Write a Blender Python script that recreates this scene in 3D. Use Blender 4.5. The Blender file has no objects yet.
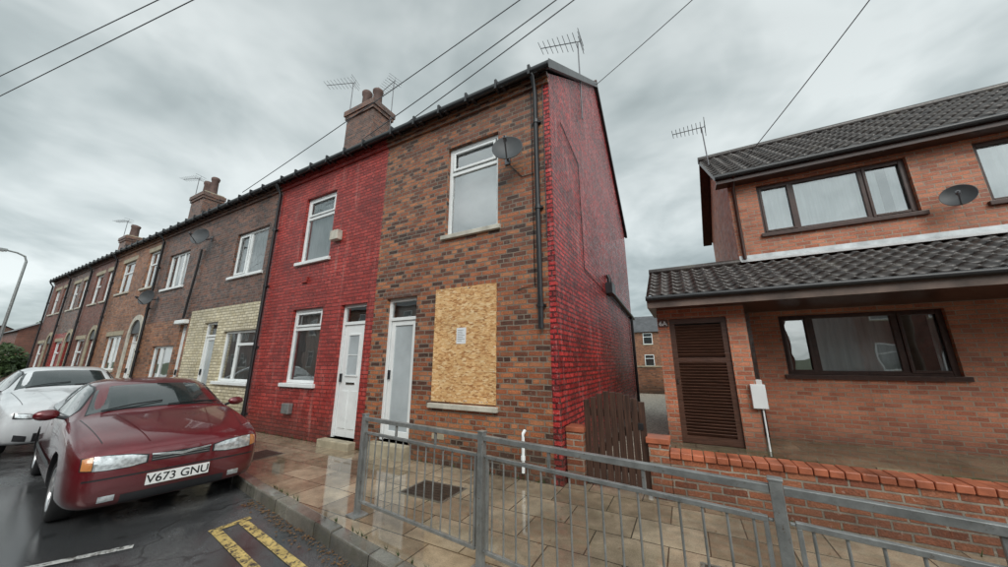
import bpy, bmesh, math, random
from math import sin, cos, pi, radians
from mathutils import Vector, Matrix
from mathutils.bvhtree import BVHTree
random.seed(7)
sc = bpy.context.scene
COL = sc.collection

# ------------------------------------------------------------------ materials
class NT:
    def __init__(s, name):
        s.m = bpy.data.materials.new(name); s.m.use_nodes = True
        s.t = s.m.node_tree; s.t.nodes.clear()
        s.out = s.t.nodes.new('ShaderNodeOutputMaterial')
    def n(s, typ, inp=None, **at):
        nd = s.t.nodes.new(typ)
        for k, v in at.items(): setattr(nd, k, v)
        for k, v in (inp or {}).items():
            if isinstance(v, bpy.types.NodeSocket): s.t.links.new(v, nd.inputs[k])
            else:
                if isinstance(v, tuple) and len(v) == 3 and nd.inputs[k].type == 'RGBA': v = (*v, 1)
                nd.inputs[k].default_value = v
        return nd
    def math(s, op, a, b=0.0, c=None):
        i = {0: a, 1: b}
        if c is not None: i[2] = c
        return s.n('ShaderNodeMath', i, operation=op).outputs[0]
    def mixf(s, f, a, b): return s.n('ShaderNodeMix', {0: f, 2: a, 3: b}, data_type='FLOAT').outputs[0]
    def mixc(s, f, a, b, bt='MIX'): return s.n('ShaderNodeMix', {0: f, 6: a, 7: b}, data_type='RGBA', blend_type=bt).outputs[2]
    def ramp(s, f, stops, interp='LINEAR'):
        r = s.n('ShaderNodeValToRGB', {0: f}); cr = r.color_ramp; cr.interpolation = interp
        while len(cr.elements) < len(stops): cr.elements.new(.5)
        for e, (p, c) in zip(cr.elements, stops):
            e.position = p
            if not isinstance(c, tuple): c = (c, c, c)
            e.color = (*c, 1)
        return r.outputs[0]
    def noise(s, vec, scale, detail=3, rough=.55, dist=0):
        return s.n('ShaderNodeTexNoise', {'Vector': vec, 'Scale': scale, 'Detail': min(detail, 4), 'Roughness': rough, 'Distortion': dist}).outputs[0]
    def obj(s): return s.n('ShaderNodeTexCoord').outputs['Object']
    def bump(s, h, dist=.01, st=1.0): return s.n('ShaderNodeBump', {'Height': h, 'Distance': dist, 'Strength': st}).outputs[0]
    def bsdf(s, col, rough=.6, metal=0., normal=None, **kw):
        i = {'Base Color': col, 'Roughness': rough, 'Metallic': metal}
        if normal is not None: i['Normal'] = normal
        for k, v in kw.items(): i[k.replace('_', ' ')] = v
        b = s.n('ShaderNodeBsdfPrincipled', i)
        s.t.links.new(b.outputs[0], s.out.inputs[0]); return s.m
    def wallvec(s):
        p = s.n('ShaderNodeSeparateXYZ', {0: s.obj()}).outputs
        g = s.n('ShaderNodeSeparateXYZ', {0: s.n('ShaderNodeNewGeometry').outputs['True Normal']}).outputs
        ix = s.math('GREATER_THAN', s.math('ABSOLUTE', g[0]), .6)
        iz = s.math('GREATER_THAN', s.math('ABSOLUTE', g[2]), .6)
        u = s.mixf(ix, p[0], p[1]); v = s.mixf(iz, p[2], p[1])
        return s.n('ShaderNodeCombineXYZ', {0: u, 1: v, 2: 0.0}).outputs[0], p

def plain(name, col, rough=.6, metal=0., var=.25, scale=6., bump=.0, bscale=60., **kw):
    m = NT(name); o = m.obj()
    n1 = m.noise(o, scale, 4)
    c = m.mixc(1.0, col, m.ramp(n1, [(.25, 1 - var), (.75, 1 + var)]), 'MULTIPLY')
    r = m.mixf(n1, max(.02, rough - .1), min(1, rough + .1))
    nm = m.bump(m.noise(o, bscale, 2), .004, bump) if bump else None
    return m.bsdf(c, r, metal, nm, **kw)

def brick(name, tones, mortar, rough=.7, bw=.225, rh=.075, ms=.006, soot=0., sootcol=(.03, .022, .018), sootz=(3., 6.), stain=.35,
          streak=0., streakcol=(.7, .6, .58), bump=1., spec=.5, spots=0., patch=0., patchcol=(.5, .4, .4), squash=None, drip=.25):
    m = NT(name); v, p = m.wallvec()
    wob = m.n('ShaderNodeTexNoise', {'Vector': v, 'Scale': 5., 'Detail': 1.}).outputs[1]
    w2 = m.n('ShaderNodeVectorMath', {0: wob, 1: (.5, .5, .5)}, operation='SUBTRACT').outputs[0]
    w3 = m.n('ShaderNodeVectorMath', {0: w2, 'Scale': .016}, operation='SCALE').outputs[0]
    vv = m.n('ShaderNodeVectorMath', {0: v, 1: w3}, operation='ADD').outputs[0]
    kw = {}
    if squash: kw = dict(squash=.5, squash_frequency=squash)
    b = m.n('ShaderNodeTexBrick', {'Vector': vv, 'Color1': (0, 0, 0), 'Color2': (1, 1, 1), 'Mortar': (.5, .5, .5), 'Scale': 1., 'Mortar Size': ms,
                                   'Mortar Smooth': .25, 'Bias': 0., 'Brick Width': bw, 'Row Height': rh}, **kw)
    grain = m.noise(v, 48, 3, .7); big = m.noise(v, .9, 4, .6); mid = m.noise(v, 6, 4, .6)
    rnd = m.math('ADD', b.outputs[0], m.math('MULTIPLY', m.math('SUBTRACT', grain, .5), .35))
    c = m.ramp(rnd, tones)
    c = m.mixc(1., c, m.ramp(grain, [(.25, .66), (.75, 1.36)]), 'MULTIPLY')
    c = m.mixc(1., c, m.ramp(mid, [(.3, .82), (.7, 1.18)]), 'MULTIPLY')
    mo = m.mixc(mid, mortar, tuple(x * .6 for x in mortar))
    c = m.mixc(b.outputs[1], c, mo)
    c = m.mixc(1., c, m.ramp(big, [(.3, 1 - stain), (.7, 1 + stain * .6)]), 'MULTIPLY')
    sv = m.n('ShaderNodeMapping', {0: v, 3: (7, .55, 1)}).outputs[0]
    drn = m.noise(sv, 1.2, 4, .65)
    if soot:
        h = m.n('ShaderNodeMapRange', {0: p[2], 1: sootz[0], 2: sootz[1]}).outputs[0]
        f = m.math('MULTIPLY', m.math('ADD', h, m.math('MULTIPLY', m.math('SUBTRACT', big, .5), 2.4)), soot)
        f = m.n('ShaderNodeClamp', {0: f, 2: min(.92, soot)}).outputs[0]
        c = m.mixc(f, c, sootcol)
    if drip:
        c = m.mixc(m.math('MULTIPLY', m.ramp(drn, [(.52, 0.), (.68, 1.)]), drip), c, (.035, .026, .022))
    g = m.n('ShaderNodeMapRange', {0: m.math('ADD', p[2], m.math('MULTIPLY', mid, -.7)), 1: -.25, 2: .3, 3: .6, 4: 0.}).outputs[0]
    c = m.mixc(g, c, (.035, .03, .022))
    if streak:
        sn = m.ramp(drn, [(.32, 1.), (.46, 0.)])
        sn2 = m.ramp(m.math('ADD', m.math('MULTIPLY', big, .6), m.math('MULTIPLY', grain, .4)), [(.42, 0.), (.58, 1.)])
        c = m.mixc(m.math('MULTIPLY', m.math('MULTIPLY', sn, sn2), streak), c, streakcol)
    if patch:
        pf = m.ramp(m.math('ADD', m.math('MULTIPLY', mid, .6), m.math('MULTIPLY', grain, .4)), [(.53, 0.), (.62, 1.)])
        c = m.mixc(m.math('MULTIPLY', pf, patch), c, patchcol)
    if spots:
        sp = m.ramp(m.noise(v, 16, 4, .75), [(.60, 0.), (.68, 1.)])
        c = m.mixc(m.math('MULTIPLY', sp, spots), c, (.5, .42, .36))
    ht = m.math('ADD', m.math('SUBTRACT', 1., b.outputs[1]), m.math('MULTIPLY', grain, .45))
    ht = m.math('ADD', ht, m.math('MULTIPLY', b.outputs[0], .5))
    ht = m.math('ADD', ht, m.math('MULTIPLY', mid, .5))
    r = m.mixf(m.ramp(mid, [(.35, 0.), (.65, 1.)]), max(.12, rough - .18), min(1, rough + .1))
    return m.bsdf(c, r, 0, m.bump(ht, .013, bump), Specular_IOR_Level=spec)

def slabs(name, tones, bw, rh, gap=(.03, .025, .02), ms=.008, rough=(.12, .6), off=.5, rot=0., moss=.0, big=.5, bump=.45, wet=(.42, .58)):
    m = NT(name); o = m.obj()
    v = m.n('ShaderNodeMapping', {0: o, 2: (0, 0, rot)}).outputs[0]
    b = m.n('ShaderNodeTexBrick', {'Vector': v, 'Color1': (0, 0, 0), 'Color2': (1, 1, 1), 'Mortar': (.5, .5, .5), 'Scale': 1., 'Mortar Size': ms,
                                   'Mortar Smooth': .3, 'Brick Width': bw, 'Row Height': rh}, offset=off)
    n1 = m.noise(v, .8, 4, .6, .6); n2 = m.noise(v, 7, 4, .65); n3 = m.noise(v, 90, 2, .7)
    rnd = m.math('ADD', m.math('MULTIPLY', b.outputs[0], .7), m.math('MULTIPLY', n2, .4))
    c = m.ramp(rnd, tones)
    c = m.mixc(1., c, m.ramp(n3, [(.3, .75), (.7, 1.2)]), 'MULTIPLY')
    c = m.mixc(1., c, m.ramp(n2, [(.3, .75), (.7, 1.1)]), 'MULTIPLY')
    c = m.mixc(1., c, m.ramp(n1, [(.35, 1.1), (.6, 1 - big)]), 'MULTIPLY')
    c = m.mixc(b.outputs[1], c, gap)
    if moss:
        mf = m.ramp(m.noise(v, 2.2, 4, .7), [(.5, 0.), (.68, 1.)])
        c = m.mixc(m.math('MULTIPLY', mf, moss), c, (.06, .075, .025))
    wt = m.ramp(m.math('ADD', m.math('MULTIPLY', n1, .8), m.math('MULTIPLY', n2, .25)), [(wet[0], rough[1]), (wet[1], rough[0])])
    h = m.math('ADD', m.math('SUBTRACT', 1., b.outputs[1]), m.math('MULTIPLY', n3, .35))
    h = m.math('ADD', h, m.math('MULTIPLY', b.outputs[0], .3))
    return m.bsdf(c, wt, 0, m.bump(h, .005, m.mixf(wt, .04, bump * 1.6)), Specular_IOR_Level=.9)

M = {}
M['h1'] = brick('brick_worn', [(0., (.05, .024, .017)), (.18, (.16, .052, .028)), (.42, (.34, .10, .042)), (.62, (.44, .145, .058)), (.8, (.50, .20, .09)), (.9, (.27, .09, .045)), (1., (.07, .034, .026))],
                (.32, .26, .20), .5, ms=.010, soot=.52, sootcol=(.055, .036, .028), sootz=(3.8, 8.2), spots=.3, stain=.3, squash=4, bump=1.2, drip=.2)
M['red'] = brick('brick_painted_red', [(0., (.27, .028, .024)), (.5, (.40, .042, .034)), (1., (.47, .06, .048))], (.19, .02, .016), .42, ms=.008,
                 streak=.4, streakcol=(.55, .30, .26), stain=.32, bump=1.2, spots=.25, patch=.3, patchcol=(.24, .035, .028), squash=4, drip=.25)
M['redg'] = brick('brick_gable_red', [(0., (.24, .012, .014)), (.45, (.52, .028, .028)), (1., (.66, .05, .045))], (.11, .006, .008), .30, ms=.012,
                  streak=.6, streakcol=(.66, .42, .40), stain=.5, bump=1.8, spots=.6, spec=.5, patch=.35, patchcol=(.20, .02, .022), squash=4, drip=.25)
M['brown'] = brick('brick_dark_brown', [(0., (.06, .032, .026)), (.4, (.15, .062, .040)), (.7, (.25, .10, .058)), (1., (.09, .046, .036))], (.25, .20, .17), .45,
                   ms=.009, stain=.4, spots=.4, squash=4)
M['cream'] = brick('brick_painted_cream', [(0., (.56, .49, .33)), (.5, (.68, .61, .44)), (1., (.74, .67, .51))], (.40, .32, .20), .6, stain=.3, bump=1.1, streak=.25, streakcol=(.2, .14, .08), ms=.009, drip=.25)
M['orange'] = brick('brick_orange', [(0., (.15, .062, .034)), (.4, (.33, .125, .058)), (.7, (.42, .18, .09)), (1., (.21, .09, .06))], (.30, .24, .18), .55, ms=.009, spots=.2, squash=4)
M['wine'] = brick('brick_wine', [(0., (.13, .04, .03)), (.5, (.24, .075, .05)), (1., (.18, .058, .042))], (.2, .16, .12), .55, ms=.009, spots=.2)
M['new'] = brick('brick_modern', [(0., (.36, .105, .052)), (.35, (.52, .17, .088)), (.7, (.58, .22, .12)), (1., (.42, .135, .075))], (.52, .39, .29), .6, ms=.009, stain=.25, bump=1., drip=.15)
M['garden'] = brick('brick_garden_wall', [(0., (.27, .075, .038)), (.4, (.47, .145, .068)), (.7, (.55, .20, .10)), (1., (.34, .10, .055))], (.55, .46, .37), .45, ms=.010, stain=.35, spots=.4)
M['white'] = plain('white_upvc', (.78, .80, .80), .3, var=.08, scale=3)
M['offwhite'] = plain('painted_stone', (.5, .47, .40), .55, var=.3, bump=.3)
M['stone'] = plain('sandstone', (.36, .31, .22), .6, var=.35, bump=.4)
M['black'] = plain('black_plastic', (.018, .018, .02), .35, var=.3)
M['brownframe'] = plain('brown_timber', (.055, .023, .016), .35, var=.4, scale=14)
M['fascia'] = plain('weathered_fascia', (.15, .105, .085), .5, var=.5, scale=3, bump=.4)
m = NT('galvanised_steel'); o = m.obj(); n = m.noise(o, 9, 4, .7); n2 = m.noise(o, 28, 4, .8)
c = m.ramp(n, [(.3, (.20, .205, .20)), (.7, (.36, .37, .365))])
c = m.mixc(m.ramp(n2, [(.60, 0.), (.70, .8)]), c, (.13, .075, .04))
M['metal'] = m.bsdf(c, m.mixf(n, .25, .5), .45, m.bump(n2, .003, .5))
M['aerial'] = plain('aluminium', (.14, .14, .15), .45, .6)
M['dish'] = plain('dish_grey', (.055, .058, .062), .55, .0)
M['slate'] = slabs('slate_roof', [(0., (.05, .05, .055)), (1., (.10, .10, .11))], .3, .22, rough=(.3, .5))
M['lead'] = plain('lead_flashing', (.48, .50, .51), .35, .2, var=.3)
M['terracotta'] = plain('chimney_pot_clay', (.10, .055, .045), .7, var=.4)
M['room'] = plain('dim_interior', (.16, .165, .165), .9)
M['roomlight'] = plain('lit_room_backing', (.70, .72, .72), .9, var=.2, scale=1.5)  # sky reflection and room glow put into this pale backing colour
M['tyre'] = plain('rubber', (.015, .015, .016), .75)
M['alloy'] = plain('alloy_wheel', (.5, .5, .51), .3, .7)
M['chrome'] = plain('chrome', (.7, .7, .7), .12, 1.)
def linepaint(name, col):
    m = NT(name); o = m.obj()
    w = m.ramp(m.noise(o, 22, 4, .75), [(.40, 0.), (.52, 1.)])
    c = m.mixc(w, (.06, .055, .05), m.mixc(1., col, m.ramp(m.noise(o, 5, 4), [(.3, .65), (.7, 1.1)]), 'MULTIPLY'))
    return m.bsdf(c, .22, 0, m.bump(m.noise(o, 120, 2), .004, .6))
M['yellow'] = linepaint('yellow_line_paint', (.70, .52, .19))
M['wline'] = linepaint('white_line_paint', (.65, .65, .63))
m = NT('wet_asphalt'); o = m.obj()
n1 = m.noise(o, .7, 4, .62, .6); n2 = m.noise(o, 150, 2, .8); n3 = m.noise(o, 9, 4, .6)
c = m.ramp(n2, [(.3, (.026, .028, .030)), (.52, (.072, .075, .079)), (.72, (.24, .24, .24))])
c = m.mixc(1., c, m.ramp(n1, [(.35, 1.25), (.6, .6)]), 'MULTIPLY')
crk = m.n('ShaderNodeTexVoronoi', {'Vector': m.n('ShaderNodeVectorMath', {0: o, 1: m.n('ShaderNodeTexNoise', {'Vector': o, 'Scale': 2.}).outputs[1]}, operation='ADD').outputs[0], 'Scale': .55}, feature='DISTANCE_TO_EDGE').outputs[0]
ck = m.ramp(crk, [(0., 0.), (.012, 1.)])
c = m.mixc(1., c, m.mixc(ck, (.45, .45, .45), (1., 1., 1.)), 'MULTIPLY')
r = m.ramp(m.math('ADD', m.math('MULTIPLY', n1, .8), m.math('MULTIPLY', n3, .25)), [(.40, .40), (.54, .04)])
M['asphalt'] = m.bsdf(c, r, 0, m.bump(m.math('ADD', n2, m.math('MULTIPLY', ck, .6)), .007, m.mixf(r, .04, 1.2)), Specular_IOR_Level=1.)
M['pave'] = slabs('paving_slabs', [(0., (.22, .16, .105)), (.5, (.35, .27, .185)), (1., (.47, .38, .27))], .6, .45, rough=(.015, .30), moss=.15, big=.45, wet=(.35, .47), gap=(.06, .05, .035), ms=.007, bump=.38)
M['kerb'] = slabs('kerb_stone', [(0., (.15, .14, .12)), (1., (.28, .26, .22))], .9, 3., rough=(.05, .4), moss=.35, wet=(.38, .52))
M['patio'] = slabs('patio_slabs', [(0., (.15, .12, .08)), (1., (.28, .23, .15))], .6, .6, rough=(.02, .38), moss=.6, wet=(.34, .48))
m = NT('gravel'); o = m.obj()
vr = m.n('ShaderNodeTexVoronoi', {'Vector': o, 'Scale': 38.})
c = m.ramp(m.n('ShaderNodeSeparateColor', {0: vr.outputs[1]}).outputs[0], [(0., (.18, .15, .12)), (.5, (.42, .36, .28)), (1., (.62, .57, .5))])
M['gravel'] = m.bsdf(c, .6, 0, m.bump(m.math('SUBTRACT', 1., vr.outputs[0]), .02, 1.))
M['grass'] = plain('rough_grass', (.05, .07, .025), .9, var=.5, scale=3, bump=1)
M['leaf'] = plain('foliage', (.05, .085, .025), .6, var=.6, scale=1.5)
M['litter'] = plain('wet_leaves', (.15, .08, .035), .5, var=.6, scale=30)
M['bark'] = plain('bark', (.08, .06, .045), .9, bump=1)
M['iron'] = plain('cast_iron', (.07, .055, .045), .35, .4, var=.4, bump=1, bscale=90)
M['copingr'] = plain('coping_brick', (.36, .11, .056), .4, var=.7, scale=3.3, bump=.6)
def wood(name, c1, c2, rough, sc=(30, 30, 1.5)):
    m = NT(name); o = m.n('ShaderNodeMapping', {0: m.obj(), 3: sc}).outputs[0]
    n = m.noise(o, 1.5, 4, .65, .6)
    return m.bsdf(m.ramp(n, [(.3, c1), (.7, c2)]), rough, 0, m.bump(n, .006, .8))
M['gate'] = wood('dark_stained_wood', (.025, .014, .011), (.10, .05, .034), .42)
M['louvre'] = wood('brown_door_wood', (.05, .024, .016), (.12, .055, .036), .35, (3, 3, 40))
M['pole'] = wood('pole_wood', (.07, .05, .035), (.16, .12, .09), .8)
m = NT('osb_board'); v, p = m.wallvec()
acc = None
for i, (a, scx, th) in enumerate([(0.3, 15, .55), (1.25, 17, .42), (2.3, 14, .45), (-.75, 16, .5), (.75, 18, .6)]):
    mp = m.n('ShaderNodeMapping', {0: v, 1: (i * 3.3, i * 1.7, 0), 2: (0, 0, a), 3: (1., 2.8, 1)}).outputs[0]
    vo = m.n('ShaderNodeTexVoronoi', {'Vector': mp, 'Scale': scx, 'Randomness': 1.})
    rs = m.n('ShaderNodeSeparateColor', {0: vo.outputs[1]}).outputs
    cc = m.ramp(rs[0], [(0., (.42, .18, .06)), (.3, (.66, .35, .14)), (.7, (.80, .50, .23)), (1., (.88, .65, .38))])
    if acc is None: acc = cc; hgt = rs[0]
    else:
        f = m.math('GREATER_THAN', rs[1], th)
        acc = m.mixc(f, acc, cc); hgt = m.mixf(f, hgt, rs[0])
st = m.noise(v, 2., 4)
acc = m.mixc(1., acc, m.ramp(st, [(.3, .78), (.7, 1.03)]), 'MULTIPLY')
M['osb'] = m.bsdf(acc, .6, 0, m.bump(hgt, .004, .8))
m = NT('roof_tile'); o = m.obj(); n = m.noise(o, 3, 4, .65); n2 = m.noise(o, 25, 3)
c = m.ramp(n, [(.3, (.024, .019, .018)), (.6, (.058, .046, .041)), (.8, (.11, .10, .075))])
M['tile'] = m.bsdf(c, m.mixf(n2, .2, .45), 0, m.bump(n2, .006, .6))
m = NT('net_curtain'); v, p = m.wallvec()
w = m.noise(m.n('ShaderNodeMapping', {0: v, 3: (1, .05, 1)}).outputs[0], 22, 3)
M['curtain'] = m.bsdf(m.ramp(w, [(.3, (.66, .67, .67)), (.7, (.86, .87, .87))]), .9, 0, m.bump(w, .02, .8))
m = NT('window_glass')
nm = m.bump(m.noise(m.obj(), 2.2, 1), .02, .12)
fr = m.n('ShaderNodeFresnel', {'IOR': 1.75, 'Normal': nm}).outputs[0]
tr = m.n('ShaderNodeBsdfTransparent', {0: (.93, .96, .955)})
gl = m.n('ShaderNodeBsdfGlossy', {0: (1, 1, 1), 'Roughness': .01, 'Normal': nm})
mx = m.n('ShaderNodeMixShader', {0: m.math('ADD', m.math('MULTIPLY', fr, 1.1), .20), 1: tr.outputs[0], 2: gl.outputs[0]})
m.t.links.new(mx.outputs[0], m.out.inputs[0]); M['glass'] = m.m
M['frost'] = plain('frosted_glass', (.42, .46, .48), .12, var=.2, scale=2, Specular_IOR_Level=.8)
def paint(name, col, metal=.35):
    m = NT(name); o = m.obj()
    vo = m.n('ShaderNodeTexVoronoi', {'Vector': o, 'Scale': 70.}).outputs[0]
    dr = m.ramp(vo, [(.0, 1.), (.3, 0.)])
    nm = m.bump(dr, .003, .45)
    n = m.noise(o, 3, 4)
    r = m.mixf(n, .22, .38)
    c = m.mixc(1., col, m.ramp(n, [(.3, .8), (.7, 1.1)]), 'MULTIPLY')
    zc = m.n('ShaderNodeSeparateXYZ', {0: o}).outputs[2]
    dirt = m.n('ShaderNodeMapRange', {0: m.math('ADD', zc, m.math('MULTIPLY', n, -.3)), 1: 0., 2: .4, 3: .6, 4: 0.}).outputs[0]
    c = m.mixc(dirt, c, (.045, .038, .034))
    return m.bsdf(c, r, metal, nm, Coat_Weight=1., Coat_Roughness=.05)
M['carred'] = paint('car_paint_red', (.15, .008, .014))
M['carwhite'] = paint('car_paint_white', (.68, .70, .72), .0)
M['carglass'] = plain('car_glass', (.025, .032, .032), .04, 0., var=.2, Specular_IOR_Level=1., Coat_Weight=.8)
M['lamp'] = plain('headlamp_lens', (.55, .57, .58), .12, .5, var=.5, scale=24, Coat_Weight=1.)
M['amber'] = plain('indicator_lens', (.50, .2, .07), .15, var=.2, Coat_Weight=1.)
M['plate'] = plain('plate_white', (.84, .84, .82), .35, var=.03)
M['ink'] = plain('plate_ink', (.012, .012, .012), .4)
M['paper'] = plain('paper', (.75, .76, .78), .6, var=.05)

# ------------------------------------------------------------------ mesh builder
def empty(name):
    e = bpy.data.objects.new(name, None); COL.objects.link(e); return e
class MB:
    def __init__(s): s.v = []; s.f = []; s.mi = []; s.mats = []; s.sm = []
    def mi_(s, mat):
        mat = M[mat] if isinstance(mat, str) else mat
        if mat not in s.mats: s.mats.append(mat)
        return s.mats.index(mat)
    def face(s, pts, mat, smooth=False):
        b = len(s.v); s.v += [tuple(p) for p in pts]; s.f.append(tuple(range(b, b + len(pts)))); s.mi.append(s.mi_(mat)); s.sm.append(smooth)
    def raw(s, verts, faces, mat, smooth=False):
        b = len(s.v); s.v += [tuple(p) for p in verts]; k = s.mi_(mat)
        for f in faces: s.f.append(tuple(i + b for i in f)); s.mi.append(k); s.sm.append(smooth)
    def box(s, a, b, mat, tf=None):
        x0, y0, z0 = a; x1, y1, z1 = b
        x0, x1 = min(x0, x1), max(x0, x1); y0, y1 = min(y0, y1), max(y0, y1); z0, z1 = min(z0, z1), max(z0, z1)
        V = [Vector(p) for p in [(x0, y0, z0), (x1, y0, z0), (x1, y1, z0), (x0, y1, z0), (x0, y0, z1), (x1, y0, z1), (x1, y1, z1), (x0, y1, z1)]]
        if tf: V = [tf @ p for p in V]
        s.raw(V, [(0, 3, 2, 1), (4, 5, 6, 7), (0, 1, 5, 4), (1, 2, 6, 5), (2, 3, 7, 6), (3, 0, 4, 7)], mat)
    def tube(s, pts, r, mat, n=8, caps=True):
        pts = [Vector(p) for p in pts]; rs = r if isinstance(r, (list, tuple)) else [r] * len(pts)
        V = []; F = []
        for i, p in enumerate(pts):
            d = (pts[min(i + 1, len(pts) - 1)] - pts[max(i - 1, 0)]).normalized()
            u = d.cross(Vector((0, 0, 1)) if abs(d.z) < .95 else Vector((1, 0, 0))).normalized(); w = d.cross(u)
            for k in range(n): a = 2 * pi * k / n; V.append(p + (u * cos(a) + w * sin(a)) * rs[i])
        for i in range(len(pts) - 1):
            for k in range(n): F.append((i * n + k, i * n + (k + 1) % n, (i + 1) * n + (k + 1) % n, (i + 1) * n + k))
        s.raw(V, F, mat, True)
        if caps:
            s.face([V[k] for k in range(n)][::-1], mat); s.face([V[(len(pts) - 1) * n + k] for k in range(n)], mat)
    def lathe(s, prof, origin, axis, mat, n=24):
        o = Vector(origin); a = Vector(axis).normalized()
        u = a.cross(Vector((0, 0, 1)) if abs(a.z) < .9 else Vector((1, 0, 0))).normalized(); w = a.cross(u)
        V = []; F = []
        for (r, h) in prof:
            for k in range(n): t = 2 * pi * k / n; V.append(o + a * h + (u * cos(t) + w * sin(t)) * r)
        for i in range(len(prof) - 1):
            for k in range(n): F.append((i * n + k, i * n + (k + 1) % n, (i + 1) * n + (k + 1) % n, (i + 1) * n + k))
        s.raw(V, F, mat, True)
    def done(s, name, parent=None, bevel=0.):
        me = bpy.data.meshes.new(name); me.from_pydata(s.v, [], s.f)
        for mt in s.mats: me.materials.append(mt)
        me.polygons.foreach_set('material_index', s.mi); me.polygons.foreach_set('use_smooth', s.sm); me.update()
        ob = bpy.data.objects.new(name, me); COL.objects.link(ob)
        if parent: ob.parent = parent
        if bevel:
            b = ob.modifiers.new('bevel', 'BEVEL'); b.width = bevel; b.segments = 2; b.limit_method = 'ANGLE'
        return ob

def wall_holes(mb, x0, x1, z0, z1, y, holes, mat, depth=.25, matfn=None):
    xs = sorted({x0, x1, *[h[0] for h in holes], *[h[1] for h in holes]}); zs = sorted({z0, z1, *[h[2] for h in holes], *[h[3] for h in holes]})
    if matfn: zs = sorted(set(zs) | {matfn[0]})
    for i in range(len(xs) - 1):
        for j in range(len(zs) - 1):
            cx = (xs[i] + xs[i + 1]) / 2; cz = (zs[j] + zs[j + 1]) / 2
            if any(h[0] < cx < h[1] and h[2] < cz < h[3] for h in holes): continue
            mt = mat if not matfn or cz > matfn[0] else matfn[1]
            mb.face([(xs[i], y, zs[j]), (xs[i + 1], y, zs[j]), (xs[i + 1], y, zs[j + 1]), (xs[i], y, zs[j + 1])], mt)
    for (a, b, c, d) in holes:
        mt = mat if not matfn or (c + d) / 2 > matfn[0] else matfn[1]
        Y = y + depth
        mb.face([(a, y, c), (a, Y, c), (a, Y, d), (a, y, d)], mt); mb.face([(b, Y, c), (b, y, c), (b, y, d), (b, Y, d)], mt)
        mb.face([(a, y, d), (a, Y, d), (b, Y, d), (b, y, d)], mt); mb.face([(a, Y, c), (a, y, c), (b, y, c), (b, Y, c)], mt)

def window(par, x0, x1, z0, z1, y, fr='white', mull=(), trans=(), back='curtain', sill='offwhite', lintel=None, inset=.07, fw=.065, curt_gap=None, opener=None):
    mb = MB(); ya, yb = y + inset, y + inset + .06
    mb.box((x0 + .002, ya, z0 + .002), (x0 + fw, yb, z1 - .002), fr); mb.box((x1 - fw, ya, z0 + .002), (x1 - .002, yb, z1 - .002), fr)
    mb.box((x0 + fw, ya, z0 + .002), (x1 - fw, yb, z0 + fw), fr); mb.box((x0 + fw, ya, z1 - fw), (x1 - fw, yb, z1 - .002), fr)
    for u in mull:
        xm = x0 + (x1 - x0) * u; mb.box((xm - fw * .55, ya + .003, z0 + fw), (xm + fw * .55, yb - .003, z1 - fw), fr)
    for (a, b, t) in trans:
        xa = x0 + (x1 - x0) * a; xb = x0 + (x1 - x0) * b; zt = z0 + (z1 - z0) * t
        mb.box((xa + fw * .6, ya + .006, zt - fw * .5), (xb - fw * .6, yb - .006, zt + fw * .5), fr)
    for (a, b, c, d) in (opener or []):
        xa = x0 + (x1 - x0) * a; xb = x0 + (x1 - x0) * b; za = z0 + (z1 - z0) * c; zb = z0 + (z1 - z0) * d; q = .045
        for bx in [((xa, za), (xa + q, zb)), ((xb - q, za), (xb, zb)), ((xa + q, za), (xb - q, za + q)), ((xa + q, zb - q), (xb - q, zb))]:
            mb.box((bx[0][0], ya - .016, bx[0][1]), (bx[1][0], ya + .012, bx[1][1]), fr)
    mb.done('window_frame', par, .006)
    g = MB()
    cuts = [x0 + .01] + [x0 + (x1 - x0) * u for u in mull] + [x1 - .01]
    for a, b in zip(cuts, cuts[1:]):
        t1, t2 = random.uniform(-.004, .004), random.uniform(-.004, .004); yy = y + inset + .035
        g.face([(a, yy + t1, z0 + .01), (b, yy + t2, z0 + .01), (b, yy - t1, z1 - .01), (a, yy - t2, z1 - .01)], 'glass')
    g.done('window_glass', par)
    k = MB()
    yc = y + .18
    if back in ('curtain', 'half'):
        spans = curt_gap or [(0, 1)]
        for (a, b) in spans:
            xa = x0 + (x1 - x0) * a; xb = x0 + (x1 - x0) * b; N = max(6, int((xb - xa) / .03)); top = z1 if back == 'curtain' else z0 + (z1 - z0) * .6
            V = []; F = []
            for i in range(N + 1):
                xx = xa + (xb - xa) * i / N; yy = yc + .018 * sin(i * 1.25) + .01 * sin(i * .37)
                V += [(xx, yy, z0), (xx, yy, top)]
            for i in range(N): F.append((2 * i, 2 * i + 2, 2 * i + 3, 2 * i + 1))
            k.raw(V, F, 'curtain', True)
    rm = 'roomlight' if back == 'light' else 'room'
    d = .4 if back == 'light' else .9
    k.face([(x0, y + d, z0), (x1, y + d, z0), (x1, y + d, z1), (x0, y + d, z1)], rm)
    k.face([(x0, y + .25, z0), (x0, y + d, z0), (x0, y + d, z1), (x0, y + .25, z1)], rm); k.face([(x1, y + d, z0), (x1, y + .25, z0), (x1, y + .25, z1), (x1, y + d, z1)], rm)
    k.face([(x0, y + .25, z1), (x0, y + d, z1), (x1, y + d, z1), (x1, y + .25, z1)], rm); k.face([(x0, y + d, z0), (x0, y + .25, z0), (x1, y + .25, z0), (x1, y + d, z0)], rm)
    k.done('window_interior', par)
    if sill:
        s2 = MB(); s2.box((x0 - .06, y - .06, z0 - .075), (x1 + .06, y + inset, z0 + .001), sill); s2.done('window_sill', par, .008)
    if lintel:
        s2 = MB(); s2.box((x0 - .12, y - .008, z1 - .001), (x1 + .12, y + .06, z1 + .17), lintel); s2.done('window_lintel', par, .006)

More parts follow.
